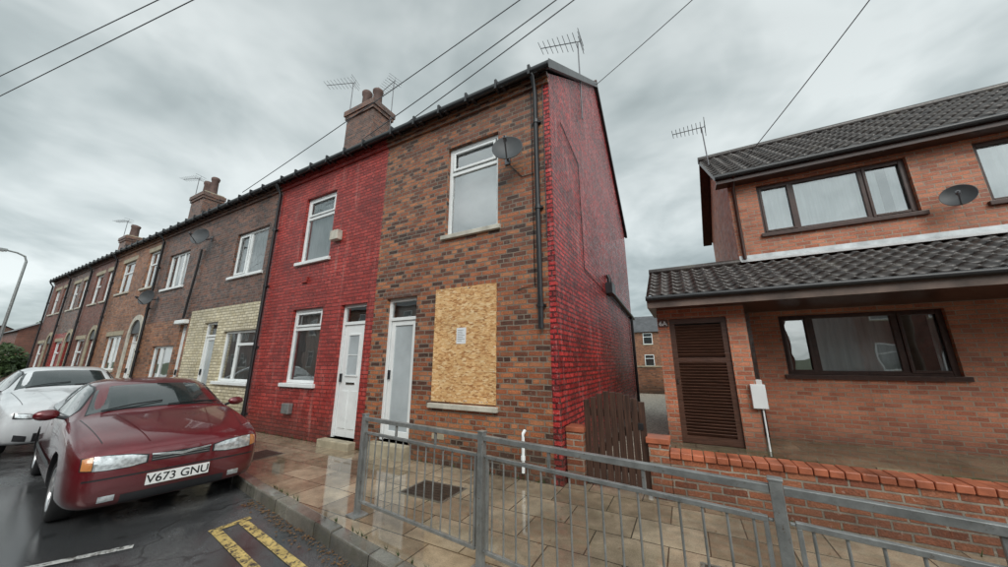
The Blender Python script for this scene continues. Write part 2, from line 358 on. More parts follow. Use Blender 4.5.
def door(par, x0, x1, z0, z1, y, col='white', trans=.38, style='panel'):
    mb = MB(); ya, yb = y + .08, y + .15; fw = .06; zt = z1 - trans
    mb.box((x0, ya, z0), (x0 + fw, yb, z1), col); mb.box((x1 - fw, ya, z0), (x1, yb, z1), col); mb.box((x0 + fw, ya, z1 - fw), (x1 - fw, yb, z1), col)
    if trans: mb.box((x0 + fw, ya, zt - .03), (x1 - fw, yb, zt + .03), col)
    xa, xb = x0 + fw + .01, x1 - fw - .01; zb = zt - .035
    yd = ya + .025
    if style == 'glass':
        q = .085
        mb.box((xa, yd, z0 + .02), (xa + q, yd + .04, zb), col); mb.box((xb - q, yd, z0 + .02), (xb, yd + .04, zb), col)
        mb.box((xa + q, yd, zb - q), (xb - q, yd + .04, zb), col); mb.box((xa + q, yd, z0 + .02), (xb - q, yd + .04, z0 + .02 + q * 1.6), col)
        mb.box((xa + q, yd + .02, z0 + .02), (xb - q, yd + .036, zb), 'frost')
    else:
        mb.box((xa, yd, z0 + .02), (xb, yd + .045, zb), col)
        w = xb - xa; H = zb - z0
        for (a, b, c, d) in [(.14, .44, .08, .40), (.56, .86, .08, .40)]:
            mb.box((xa + w * a, yd - .012, z0 + H * c), (xa + w * b, yd + .001, z0 + H * d), col)
        # glazed upper panel with moulding
        a, b, c, d = xa + w * .26, xa + w * .74, z0 + H * .54, z0 + H * .90
        mb.box((a, yd - .004, c), (b, yd + .002, d), 'frost')
        for bx in [((a - .03, c - .03), (a, d + .03)), ((b, c - .03), (b + .03, d + .03)), ((a, c - .03), (b, c)), ((a, d), (b, d + .03))]:
            mb.box((bx[0][0], yd - .018, bx[0][1]), (bx[1][0], yd + .001, bx[1][1]), col)
        mb.box((a, yd - .010, (c + d) / 2 - .008), (b, yd - .0045, (c + d) / 2 + .008), col)
        mb.box((xa + w * .3, yd - .012, z0 + H * .455), (xa + w * .7, yd + .001, z0 + H * .475), 'chrome')
    mb.box((xa + .03, yd - .05, z0 + 1.0), (xa + .06, yd - .01, z0 + 1.16), 'black')
    mb.box((x0, y + .26, z0), (x1, y + .28, z1), 'roomlight' if style == 'glass' else 'room')
    mb.done('door', par, .005)
    if trans:
        g = MB(); g.face([(x0 + fw, ya + .035, zt), (x1 - fw, ya + .035, zt), (x1 - fw, ya + .035, z1 - fw), (x0 + fw, ya + .035, z1 - fw)], 'glass'); g.done('door_fanlight', par)
    s = MB(); s.box((x0 - .05, y - .16, -.02), (x1 + .05, y + .2, z0), 'stone'); s.done('door_step', par, .015)

def arch(par, x0, x1, zs, mat='stone'):
    mb = MB(); cx = (x0 + x1) / 2; r0 = (x1 - x0) / 2 + .02; r1 = r0 + .18; N = 15
    for i in range(N):
        a0 = pi * i / N; a1 = pi * (i + 1) / N
        q = [(cx + r0 * cos(a0), -.05, zs + r0 * sin(a0)), (cx + r1 * cos(a0), -.05, zs + r1 * sin(a0)), (cx + r1 * cos(a1), -.05, zs + r1 * sin(a1)), (cx + r0 * cos(a1), -.05, zs + r0 * sin(a1))]
        mb.face(q[::-1], mat); mb.face([(q[1][0], 0, q[1][2]), (q[2][0], 0, q[2][2]), q[2], q[1]], mat); mb.face([q[0], q[3], (q[3][0], 0, q[3][2]), (q[0][0], 0, q[0][2])], mat)
    for i in range(N):
        a0 = pi * i / N; a1 = pi * (i + 1) / N
        mb.face([(cx, -.012, zs), (cx + r0 * cos(a1), -.012, zs + r0 * sin(a1)), (cx + r0 * cos(a0), -.012, zs + r0 * sin(a0))], 'black')
    mb.box((cx - r1, -.05, 0), (cx - r0, -.002, zs), mat); mb.box((cx + r0, -.05, 0), (cx + r1, -.002, zs), mat)
    mb.done('door_arch_surround', par)

# ------------------------------------------------------------------ terrace
RY, RZ, EZ, DEP = 4.2, 9.5, 6.28, 8.0
def yagi(name, base, top, bdir, L=.95, par=None, n=9, el=.28):
    mb = MB(); base = Vector(base); top = Vector(top); d = Vector(bdir).normalized()
    mb.tube([base, top], .016, 'aerial', 6)
    a = top - d * .08; b = top + d * L
    mb.tube([a, b], .011, 'aerial', 5)
    w = d.cross(Vector((0, 0, 1))).normalized()
    for i in range(n):
        p = a + (b - a) * (i / (n - 1)); l = el * (1 - .35 * i / n)
        mb.tube([p - w * l, p + w * l], .007, 'aerial', 4)
    for zz in (.12, -.12):
        mb.tube([a + Vector((0, 0, zz)) - w * .26, a + Vector((0, 0, zz)) + w * .26], .007, 'aerial', 4)
    mb.tube([a + Vector((0, 0, -.13)), a + Vector((0, 0, .13))], .007, 'aerial', 4)
    return mb.done(name, par)
def dish(name, wallpt, c, nrm, r, par=None):
    mb = MB(); c = Vector(c); nrm = Vector(nrm).normalized()
    prof = [(r * t, .0 + .32 * r * t * t - .32 * r) for t in [.001, .25, .5, .7, .85, 1.]]
    mb.lathe(prof, c, nrm, 'dish', 28)
    mb.lathe([(r, 0), (r + .008, .004), (r + .004, -.012), (r - .01, -.014)], c, nrm, 'dish', 28)
    back = c - nrm * (.33 * r)
    mb.tube([back, Vector(wallpt) + (back - Vector(wallpt)) * .5 + Vector((0, 0, -.05)), wallpt], .02, 'aerial', 6)
    side = nrm.cross(Vector((0, 0, 1))).normalized(); dn = side.cross(nrm) * -1
    if dn.z > 0: dn = -dn
    lo = c + dn * r * .95; tip = c + nrm * r * 1.25 + dn * r * .35
    mb.tube([lo, tip], .012, 'aerial', 6); mb.tube([tip - nrm * .02, tip + nrm * -.1], .028, 'aerial', 8)
    mb.box(Vector(wallpt) - Vector((.05, .01, .08)), Vector(wallpt) + Vector((.05, .012, .08)), 'aerial')
    return mb.done(name, par)
def chimney(par, x0, x1, y0, y1, zb, zt, mat, npots=2):
    mb = MB(); mb.box((x0, y0, zb), (x1, y1, zt - .35), mat)
    mb.box((x0 - .05, y0 - .05, zt - .35), (x1 + .05, y1 + .05, zt - .22), mat); mb.box((x0 - .09, y0 - .09, zt - .22), (x1 + .09, y1 + .09, zt - .02), mat)
    mb.box((x0 - .02, y0 - .02, zt - .02), (x1 + .02, y1 + .02, zt + .05), 'stone')
    mb.done('chimney_stack', par)
    mb = MB()
    for i in range(npots):
        x = x0 + (x1 - x0) * (i + .7) / (npots + .3); y = (y0 + y1) / 2; h = 1.35 if i % 2 == 0 else 1.1
        mb.lathe([(.18, 0), (.17, .1 * h), (.15, .55 * h), (.18, .6 * h), (.19, .68 * h), (.15, .72 * h), (.12, .72 * h), (.12, .4)], (x, y, zt + .04), (0, 0, 1), 'terracotta', 16)
    mb.done('chimney_pots', par)

def terr(name, x0, x1, mat, holes, split=None, endR=False, endL=False, ez=EZ):
    P = empty(name)
    mb = MB(); wall_holes(mb, x0, x1, -.15, ez - .12, 0, holes, mat, matfn=split)
    mb.face([(x1, DEP, -.15), (x0, DEP, -.15), (x0, DEP, ez - .12), (x1, DEP, ez - .12)], mat)
    mb.done('front_and_back_walls', P)
    rm = MB(); e = .08 if endR else 0; eL = .08 if endL else 0; th = .10
    A = [(x0 - eL, -.22, ez - .17), (x1 + e, -.22, ez - .17), (x1 + e, RY, RZ), (x0 - eL, RY, RZ)]
    B = [(x1 + e, DEP + .22, ez - .17), (x0 - eL, DEP + .22, ez - .17), (x0 - eL, RY, RZ), (x1 + e, RY, RZ)]
    for Q in (A, B):
        up = [(p[0], p[1], p[2] + th) for p in Q]
        rm.face(up, 'slate'); rm.face(Q[::-1], 'black')
        for i in range(4): j = (i + 1) % 4; rm.face([Q[i], Q[j], up[j], up[i]], 'black')
    rm.tube([(x0 - eL, RY, RZ + .12), (x1 + e, RY, RZ + .12)], .09, 'terracotta', 8)
    rm.done('roof', P)
    g = MB(); g.box((x0, -.045, ez - .30), (x1, -.001, ez - .225), mat)
    g.box((x0, -.09, ez - .20), (x1, -.002, ez - .125), mat)
    n = int((x1 - x0) / .3)
    for i in range(n):
        xx = x0 + (i + .5) * (x1 - x0) / n; g.box((xx - .055, -.075, ez - .222), (xx + .055, -.003, ez - .203), mat)
        if i % 2: g.box((xx - .03, -.21, ez - .20), (xx + .03, -.09, ez - .14), 'black')
    g.done('eaves_corbel', P)
    g = MB()
    g.tube([(x0, -.19, ez - .13), (x1 + e, -.19, ez - .13)], .06, 'black', 10)
    x = x0 + .3
    while x < x1: g.box((x - .02, -.262, ez - .22), (x + .02, -.13, ez - .04), 'black'); x += .62
    g.done('gutter', P)
    return P
def downpipe(par, x, z0, z1, y=-.06, r=.038, swan=True):
    g = MB(); pts = ([(x, -.19, z1 + .02), (x, -.19, z1 - .08), (x, y, z1 - .28)] if swan else [(x, y, z1)]) + [(x, y, z0)]
    g.tube(pts, r, 'black', 10)
    z = z0 + .3
    while z < z1 - .3: g.tube([(x, y, z), (x, y, z + .06)], r * 1.3, 'black', 10); g.box((x - .07, y + .01, z + .015), (x + .07, y + .055, z + .045), 'black'); z += 1.5
    g.done('downpipe', par)

H1 = terr('end_terrace_brick_house', -3.65, 0, 'h1', [(-2.02, -.95, 3.66, 5.42), (-2.08, -1.0, .92, 2.65), (-3.32, -2.58, .2, 2.65)], endR=True)
mb = MB()
mb.face([(0, 0, -.15), (0, DEP, -.15), (0, DEP, EZ - .1), (0, RY, RZ), (0, 0, EZ - .1)], 'redg')
mb.box((-.11, -.006, -.14), (-.002, .02, EZ - .31), 'redg')
mb.done('gable_wall', H1)
mb = MB()
for (ya, za, yb, zb) in [(-.22, EZ - .21, RY, RZ - .04), (DEP + .22, EZ - .21, RY, RZ - .04)]:
    mb.face([(.083, ya, za), (.083, yb, zb), (.083, yb, zb + .17), (.083, ya, za + .17)], 'black')
    mb.face([(.0, ya, za), (.0, yb, zb), (.083, yb, zb), (.083, ya, za)], 'black')
mb.done('verge_board', H1)
window(H1, -2.02, -.95, 3.66, 5.42, 0, trans=[(0, 1, .7)], back='light', opener=[(.08, .92, .73, .95)])
mb = MB(); mb.box((-2.14, -.022, .90), (-.96, -.004, 2.70), 'osb')
for i in range(14):
    a = random.choice([0, 1]); xx = random.uniform(-2.1, -1.0); zz = random.uniform(.95, 2.65)
    if a: xx = random.choice([-2.11, -.99])
    else: zz = random.choice([.93, 2.67])
    mb.lathe([(.001, -.004), (.008, -.004), (.009, 0)], (xx, -.022, zz), (0, 1, 0), 'chrome', 8)
mb.done('osb_window_board', H1)
mb = MB(); mb.box((-1.68, -.026, 1.78), (-1.50, -.0225, 2.03), 'paper')
for i in range(7): mb.box((-1.66, -.0275, 1.99 - i * .028), (-1.66 + random.uniform(.08, .14), -.0262, 1.995 - i * .028), 'ink')
mb.done('paper_notice', H1)
mb = MB(); mb.box((-2.18, -.07, .80), (-.92, -.001, .875), 'offwhite'); mb.done('window_sill_lower', H1, .01)
door(H1, -3.32, -2.58, .2, 2.65, 0, style='glass')
mb = MB(); mb.box((-3.42, -.006, 2.655), (-2.50, .05, 2.76), 'brown'); mb.done('door_lintel', H1)
downpipe(H1, -.22, 1.95, EZ - .15)
mb = MB(); mb.tube([(-.1, -.03, 6.0), (-.1, -.03, 3.3)], .008, 'black', 5); mb.tube([(-.32, -.012, 6.0), (-.32, -.012, 2.6), (-.6, -.012, 2.55)], .006, 'black', 5)
mb.tube([(-.74, -.012, 4.7), (-.5, -.012, 4.4), (-.3, -.012, 4.4)], .006, 'black', 5)
mb.done('wall_cables', H1)
dish('satellite_dish_bracketed', (-.76, -.012, 4.78), (-.60, -.34, 4.76), (.35, -1, .25), .235, H1)
mb = MB(); mb.tube([(-.52, -.06, .1), (-.52, -.06, .52), (-.52, -.055, .57), (-.52, .0, .6)], .022, 'white', 10); mb.tube([(-.52, -.06, .25), (-.52, -.06, .3)], .03, 'white', 10); mb.done('waste_pipe', H1)
mb = MB()
mb.tube([(.06, 3.7, 3.22), (.06, 8.0, 2.98)], .055, 'black', 10)
mb.tube([(.06, 3.85, 3.2), (.06, 3.85, 3.5), (.02, 3.85, 3.6)], .05, 'black', 10)
mb.box((.004, 3.6, 3.1), (.16, 4.05, 3.36), 'black'); mb.tube([(.06, 7.5, 3.0), (.06, 7.5, 0)], .045, 'black', 10)
mb.tube([(.012, .5, 5.6), (.012, 1.6, 5.4), (.012, 1.62, 3.2), (.012, 3.5, 3.1)], .007, 'black', 5)
mb.done('gable_pipe', H1)
yagi('tv_aerial_gable', (.03, 2.2, 6.9), (.03, 2.2, 9.1), (-1, 0, .32), 1.0, H1)
mb = MB(); mb.box((-2.1, -.008, .35), (-1.87, .0, .43), 'stone'); mb.done('air_brick', H1)

H2 = terr('painted_terraced_house', -7.6, -3.65, 'red', [(-6.4, -5.25, 3.78, 5.45), (-6.3, -5.22, 1.06, 2.66), (-4.62, -3.86, .12, 2.64)])
window(H2, -6.4, -5.25, 3.78, 5.45, 0, trans=[(0, 1, .68)], back='curtain', opener=[(.08, .92, .71, .95)], sill='white')
window(H2, -6.3, -5.22, 1.06, 2.66, 0, trans=[(0, 1, .72)], back='curtain', opener=[(.08, .92, .75, .95)], sill='white')
door(H2, -4.62, -3.86, .12, 2.64, 0, style='panel')
mb = MB(); mb.box((-5.12, -.13, 4.1), (-4.86, -.002, 4.32), 'offwhite'); mb.box((-6.08, -.05, 3.26), (-5.9, -.002, 3.4), 'red')
mb.box((-6.05, -.1, .46), (-5.8, -.002, .66), 'metal'); mb.done('flue_and_vents', H2, .01)
downpipe(H2, -7.56, 0.02, EZ - .15)
chimney(H2, -8.3, -6.95, 2.0, 2.8, 7., 10.3, 'brown', 2)
yagi('tv_aerial_chimney', (-8.36, 2.1, 9.6), (-8.36, 2.1, 11.7), (-1, -.35, .05), 1.1, H2)
yagi('tv_aerial_stack', (-6.88, 2.7, 9.5), (-6.88, 2.7, 11.6), (-1, .2, .05), 1.0, H2)
H3 = terr('terraced_house', -11.6, -7.6, 'brown', [(-9.65, -7.98, 3.82, 5.12), (-9.38, -7.76, 1.02, 2.3), (-10.6, -9.8, .15, 2.6)], split=(3.0, 'cream'))
window(H3, -9.65, -7.98, 3.82, 5.12, 0, mull=(.4,), back='curtain', opener=[(.05, .37, .06, .94)], sill='white')
window(H3, -9.38, -7.76, 1.02, 2.3, 0, mull=(.4,), trans=[(.4, 1, .72)], back='curtain', sill='white')
door(H3, -10.6, -9.8, .15, 2.6, 0, style='glass')
dish('satellite_dish_wall', (-11.3, -.01, 5.3), (-11.2, -.35, 5.25), (.5, -1, .25), .27, H3)
H4 = terr('terraced_house', -15.1, -11.6, 'brown', [(-14.4, -12.75, 3.95, 5.2), (-14.05, -12.4, .88, 2.0), (-12.2, -11.75, .12, 2.62)], split=(2.8, 'orange'))
window(H4, -14.4, -12.75, 3.95, 5.2, 0, mull=(.35, .65), back='half', sill='white')
window(H4, -14.05, -12.4, .88, 2.0, 0, mull=(.4,), back='curtain', sill='white')
door(H4, -12.2, -11.75, .12, 2.62, 0, trans=.2)
mb = MB(); mb.box((-12.32, -.14, 2.63), (-11.64, -.002, 2.75), 'white'); mb.done('door_canopy', H4, .02)
mb = MB(); mb.tube([(-12.0, -.05, 2.8), (-11.8, -.05, 4.3), (-11.75, -.05, 5.0)], .03, 'black', 8); mb.done('cable_run', H4)
dish('satellite_dish_wall', (-14.6, -.01, 3.65), (-14.5, -.32, 3.65), (.5, -1, .2), .26, H4)
downpipe(H4, -15.1, 0.02, EZ - .15)
H5 = terr('terraced_house', -20.1, -15.1, 'orange', [(-16.5, -15.4, 4.2, 5.65), (-19.3, -17.9, 4.25, 5.6), (-16.35, -15.4, .12, 2.5), (-19.0, -17.3, 1.2, 2.5)])
window(H5, -16.5, -15.4, 4.2, 5.65, 0, trans=[(0, 1, .65)], back='half', lintel='stone')
window(H5, -19.3, -17.9, 4.25, 5.6, 0, trans=[(0, 1, .65)], back='half', lintel='stone')
window(H5, -19.0, -17.3, 1.2, 2.5, 0, mull=(.5,), back='curtain', lintel='stone')
door(H5, -16.35, -15.4, .12, 2.5, 0, trans=.3)
arch(H5, -16.35, -15.4, 2.5, 'offwhite')
downpipe(H5, -20.1, 0.02, EZ - .15)
chimney(H5, -20.6, -19.2, 2.0, 2.8, 7., 10.0, 'brown', 3)
yagi('tv_aerial_stack', (-20.66, 2.1, 9.6), (-20.66, 2.1, 11.2), (-1, -.3, .05), 1.1, H5)
xr = -20.1
for i, mt in enumerate(['wine', 'brown', 'wine']):
    xl = xr - 3.7
    hs = [(xl + .9, xl + 2.0, 4.1, 5.5), (xl + .5, xl + 1.8, 1.1, 2.5), (xl + 2.6, xl + 3.4, .12, 2.45)]
    H = terr('terraced_house', xl, xr, mt, hs + [(xl + 2.6, xl + 3.3, 4.1, 5.5)], endL=(i == 2), split=(2.9, ['wine', 'red', 'wine'][i]))
    for h in hs[:2] + [(xl + 2.6, xl + 3.3, 4.1, 5.5)]: window(H, *h, 0, trans=[(0, 1, .6)], back='half', lintel='stone')
    door(H, *hs[2], 0, trans=.3, col=['white', 'brownframe', 'white'][i])
    arch(H, xl + 2.6, xl + 3.4, 2.45)
    downpipe(H, xl + .1, 0.02, EZ - .15)
    if i == 2:
        mb = MB(); mb.face([(xl, DEP, -.15), (xl, 0, -.15), (xl, 0, EZ - .1), (xl, RY, RZ), (xl, DEP, EZ - .1)], 'wine'); mb.done('gable_wall', H)
        chimney(H, xl + .1, xl + 1.3, 2.0, 2.8, 7., 9.6, 'brown', 2)
        yagi('tv_aerial_stack', (xl + .05, 2.1, 9.2), (xl + .05, 2.1, 10.9), (-1, -.3, .05), 1.1, H)
    xr = xl

# ------------------------------------------------------------------ house 6A
HA = empty('modern_brick_house')
WY = 3.9; XL = 2.75; XR = 11.5
uw = (3.25, 5.5, 4.1, 5.2); uw2 = (6.3, 8.5, 4.1, 5.22); lw = (3.2, 5.4, 1.27, 2.38)
mb = MB(); wall_holes(mb, XL, XR, -.1, 5.5, WY, [uw, uw2, lw], 'new')
mb.face([(XL, 8.1, -.1), (XL, WY, -.1), (XL, WY, 5.5), (XL, 6.0, 7.0), (XL, 8.1, 5.5)], 'new')
mb.face([(XR, WY, -.1), (XR, 8.1, -.1), (XR, 8.1, 5.5), (XR, 6.0, 7.0), (XR, WY, 5.5)], 'new')
mb.face([(XR, 8.1, -.1), (XL, 8.1, -.1), (XL, 8.1, 5.5), (XR, 8.1, 5.5)], 'new')
mb.done('main_walls', HA)
mb = MB()
wall_holes(mb, 1.1, 2.5, -.1, 2.5, 2.7, [(1.3, 2.22, .12, 2.30)], 'new', .12)
mb.face([(2.5, 2.7, -.1), (2.5, WY, -.1), (2.5, WY, 2.5), (2.5, 2.7, 2.5)], 'new')
mb.face([(1.1, 7.2, -.1), (1.1, 2.7, -.1), (1.1, 2.7, 2.5), (1.1, 3.9, 3.3), (1.1, 7.2, 2.5)], 'new')
mb.done('porch_store_walls', HA)
window(HA, *uw, WY, 'brownframe', mull=(.26, .73), back='curtain', sill='brownframe', curt_gap=[(0, .74), (.76, .84), (.9, 1)], fw=.075, opener=[(.02, .25, .04, .96), (.74, .98, .04, .96)])
window(HA, *uw2, WY, 'brownframe', mull=(.5,), back='curtain', sill='brownframe', fw=.075)
window(HA, *lw, WY, 'brownframe', mull=(.22, .73), back='curtain', sill='brownframe', curt_gap=[(.0, .06), (.2, .72), (.93, 1)], fw=.075, opener=[(.02, .2, .04, .96), (.75, .98, .04, .96)])
mb = MB(); x0, x1, z0, z1, yy = 1.3, 2.22, .12, 2.30, 2.74
for (a, b, c, d) in [(x0, x0 + .09, z0, z1), (x1 - .09, x1, z0, z1), (x0 + .09, x1 - .09, z1 - .1, z1), (x0 + .09, x1 - .09, z0, z0 + .12), (x0 + .09, x1 - .09, 1.5, 1.58)]:
    mb.box((a, yy, c), (b, yy + .05, d), 'louvre')
mb.box((x0, yy + .06, z0), (x1, yy + .07, z1), 'black')
z = z0 + .15
while z < z1 - .12:
    if not 1.47 < z < 1.6:
        R = Matrix.Translation((0, yy + .025, z)) @ Matrix.Rotation(radians(-50), 4, 'X')
        mb.box((x0 + .09, -.033, -.007), (x1 - .09, .033, .007), 'louvre', R)
    z += .052
mb.box((x0 + .03, yy - .02, 1.12), (x0 + .055, yy, 1.2), 'chrome')
mb.done('louvred_door', HA)
mb = MB(); mb.box((2.502, 2.95, .75), (2.62, 3.25, 1.2), 'white'); mb.box((2.40, 2.61, .76), (2.60, 2.698, 1.14), 'white'); mb.tube([(2.53, 2.66, .76), (2.53, 2.66, .1)], .014, 'white', 6); mb.done('meter_box', HA, .015)

def tiled(par, name, x0, x1, y0, z0, y1, z1, tw=.2, course=.26):
    mb = MB(); L = math.hypot(y1 - y0, z1 - z0); n = max(2, round(L / course)); d = Vector((0, y1 - y0, z1 - z0)).normalized(); nn = Vector((0, -d.z, d.y))
    if nn.z < 0: nn = -nn
    ns = int((x1 - x0) / tw * 8)
    def prof(x):
        t = (x / tw) % 1.0
        return .034 * (sin(pi * t / .45) if t < .45 else 0.) + (.006 * cos((t - .45) / .55 * 2 * pi) if t >= .45 else .006)
    V = []; F = []
    for k in range(n):
        for (s, lift) in ((k / n, -.006), (k / n, .034), ((k + 1) / n, .0)):
            for i in range(ns + 1):
                x = x0 + (x1 - x0) * i / ns
                jit = .008 * sin(k * 12.9 + int(x / tw) * 78.2)
                V.append(Vector((x, y0, z0)) + d * (L * s - (.0 if lift != .034 else jit)) + nn * (lift + prof(x) + (jit * .5 if lift == .034 else 0)))
    W = ns + 1
    for k in range(n):
        for r in range(2):
            b0 = (k * 3 + r) * W
            for i in range(ns): F.append((b0 + i, b0 + i + 1, b0 + W + i + 1, b0 + W + i))
    mb.raw(V, F, 'tile', True)
    return mb.done(name, par)
tiled(HA, 'upper_roof_tiles', 2.5, XR + .2, 3.62, 5.47, 6.0, 7.25)
tiled(HA, 'rear_roof_tiles', 2.5, XR + .2, 8.4, 5.47, 6.0, 7.25)
tiled(HA, 'lean_to_roof_tiles', .98, XR + .2, 2.28, 2.68, 3.895, 3.5)
mb = MB(); mb.tube([(2.48, 6.0, 7.29), (XR + .2, 6.0, 7.29)], .1, 'tile', 10)
mb.face([(.98, 7.3, 2.6), (XL, 7.3, 2.6), (XL, 3.9, 3.52), (.98, 3.9, 3.52)][::-1], 'tile'); mb.tube([(.97, 3.9, 3.54), (XL, 3.9, 3.54)], .08, 'tile', 10)
for (ya, za, yb, zb) in [(3.62, 5.38, 6.0, 7.16), (8.4, 5.38, 6.0, 7.16)]:
    mb.face([(2.5, ya, za), (2.5, yb, zb), (2.5, yb, zb + .12), (2.5, ya, za + .12)], 'brownframe'); mb.face([(2.5, ya, za), (2.5, yb, zb), (XL, yb, zb), (XL, ya, za)], 'brownframe')
mb.face([(.98, 2.28, 2.60), (.98, 3.9, 3.42), (.98, 3.9, 3.54), (.98, 2.28, 2.72)], 'brownframe')
mb.done('ridges_and_verges', HA)
mb = MB()
mb.box((.98, 2.26, 2.47), (XR, 2.30, 2.66), 'fascia'); mb.box((.98, 2.30, 2.48), (XR, WY - .003, 2.50), 'brownframe')
mb.box((.985, 2.30, 2.50), (1.02, 3.9, 2.66), 'fascia')
mb.box((2.52, 3.60, 5.28), (XR, 3.64, 5.45), 'brownframe'); mb.box((2.52, 3.64, 5.29), (XR, WY - .003, 5.31), 'brownframe')
mb.tube([(2.5, 3.56, 5.42), (XR, 3.56, 5.42)], .055, 'black', 10)
mb.tube([(.97, 2.215, 2.64), (XR, 2.215, 2.64)], .045, 'black', 10)
mb.done('fascias_soffits_gutters', HA)
mb = MB(); mb.face([(XL, 3.72, 3.50), (XR, 3.72, 3.50), (XR, 3.88, 3.60), (XL, 3.88, 3.60)], 'lead'); mb.face([(XL, 3.88, 3.60), (XR, 3.88, 3.60), (XR, 3.885, 3.68), (XL, 3.885, 3.68)], 'lead'); mb.done('lead_flashing', HA)
mb = MB(); mb.tube([(2.84, 3.56, 5.4), (2.84, 3.84, 5.15), (2.84, 3.84, 3.6)], .035, 'brownframe', 8); mb.done('downpipe', HA)
dish('satellite_dish_wall', (5.98, WY - .01, 4.22), (5.80, 3.60, 4.2), (-.5, -1, .3), .19, HA)
yagi('tv_aerial_roof', (2.62, 5.0, 6.1), (2.58, 5.0, 7.7), (-1, .1, .1), .7, HA)
mb = MB(); mb.box((1.115, 2.685, 2.15), (1.285, 2.698, 2.29), 'louvre'); mb.done('number_plaque', HA)
tc = bpy.data.curves.new('house_number', 'FONT'); tc.body = '6A'; tc.size = .12; tc.extrude = .003; tc.offset = .002
to = bpy.data.objects.new('house_number', tc); COL.objects.link(to); to.location = (1.125, 2.680, 2.175); to.rotation_euler = (pi / 2, 0, 0); to.parent = HA; tc.materials.append(M['white'])

# ------------------------------------------------------------------ ground
def sheet(name, poly, z, mat):
    mb = MB(); mb.face([(x, y, z) for x, y in poly], mat); return mb.done(name)
sheet('ground', [(-500, -500), (500, -500), (500, 500), (-500, 500)], -.16, 'grass')
sheet('road', [(-140, -9.5), (60, -9.5), (60, 1), (-140, 1)], -.12, 'asphalt')
KP = [(-140, -1.45), (-9, -1.42), (-6, -1.46), (-4.5, -1.60), (-3.5, -1.78), (-.76, -2.19), (2, -2.6), (8, -3.5), (20, -4.6), (60, -4.6)]
mb = MB()
top = [(x, y + .13, 0) for x, y in KP]
mb.face(top + [(60, .3, 0), (-140, .3, 0)], 'pave'); mb.done('pavement')
mb = MB()
def lerp_k(x):
    for (a, b) in zip(KP, KP[1:]):
        if a[0] <= x <= b[0]: return a[1] + (b[1] - a[1]) * (x - a[0]) / (b[0] - a[0])
x = -60.
while x < 22:
    xa, xb = x + .006, x + .9 - .006; ya, yb = lerp_k(xa), lerp_k(xb); dz = random.uniform(0, .006)
    P4 = [(xa, ya), (xb, yb), (xb, yb + .135), (xa, ya + .135)]
    lo = [(p[0], p[1], -.15) for p in P4]; hi = [(p[0], p[1], .006 + dz) for p in P4]
    mb.raw(lo + hi, [(4, 5, 6, 7), (0, 1, 5, 4), (1, 2, 6, 5), (2, 3, 7, 6), (3, 0, 4, 7)], 'kerb'); x += .9
mb.done('kerb', None, .014)
mb = MB()
for o1, w in ((.24, .085), (.47, .085)):
    x = -2.75
    while x < 20:
        xb = x + .5; mb.face([(x, lerp_k(x) - o1 - w, -.114), (xb, lerp_k(xb) - o1 - w, -.114), (xb, lerp_k(xb) - o1, -.114), (x, lerp_k(x) - o1, -.114)], 'yellow'); x = xb
xa, xb = -2.83, -2.752; mb.face([(xa, lerp_k(xa) - .56, -.114), (xb, lerp_k(xb) - .56, -.114), (xb, lerp_k(xb) - .2, -.114), (xa, lerp_k(xa) - .2, -.114)], 'yellow')
mb.done('double_yellow_lines')
mb = MB(); mb.face([(-3.05, -2.90, -.114), (-3.12, -2.87, -.114), (-3.42, -3.42, -.114), (-3.35, -3.45, -.114)], 'wline'); mb.done('parking_bay_line')
sheet('gravel_path', [(0, .3), (1.1, .3), (1.1, 13.8), (-8, 13.8), (-8, 8), (0, 8)], .004, 'gravel')
sheet('back_yard', [(-140, 8), (-8, 8), (-8, 13.8), (60, 13.8), (60, 70), (-140, 70)], -.002, 'grass')
mb = MB(); mb.face([(1.1, .3, .05), (12, .3, .05), (12, 2.3, .05), (1.1, 2.3, .05)], 'patio'); mb.box((1.1, 2.3, -.1), (12, 3.9, .12), 'patio'); mb.done('front_patio')
mb = MB(); mb.box((1.22, .14, -.1), (12, .36, .44), 'garden'); mb.done('garden_brick_wall')
W = bpy.data.objects['garden_brick_wall']
mb = MB(); x = 1.22
while x < 12: mb.box((x + .003, .115, .443), (x + .108, .385, .505 + random.uniform(0, .005)), 'copingr'); x += .1125
mb.done('coping', W, .008)
for (xa, xb, zt) in ((.012, .235, .62), (1.0, 1.215, .58)):
    mb = MB(); mb.box((xa, .13, -.1), (xb, .37, zt), 'garden'); mb.box((xa - .0 if xa < .5 else xa - .02, .11, zt + .001), (xb + .02, .39, zt + .06), 'copingr'); mb.done('brick_gate_pillar', None, .006)
mb = MB(); x = .25
while x < .985:
    t = (x - .25) / .75; zt = 1.0 + .13 * sin(pi * min(1, t + .04)) + random.uniform(-.012, .012)
    mb.box((x, .2, .05), (x + .074, .222, zt), 'gate'); x += .0835
for z in (.2, .82): mb.box((.25, .2225, z), (.985, .262, z + .09), 'gate')
R = Matrix.Translation((.6, .2425, .55)) @ Matrix.Rotation(radians(-38), 4, 'Y'); mb.box((-.42, -.019, -.04), (.42, .018, .04), 'gate', R)
mb.box((.9, .19, .7), (.96, .199, .78), 'black')
mb.done('wooden_gate', None, .004)
mb = MB(); mb.box((0.004, .4, -.1), (.1, 7.9, .1), 'kerb'); mb.done('path_edging')
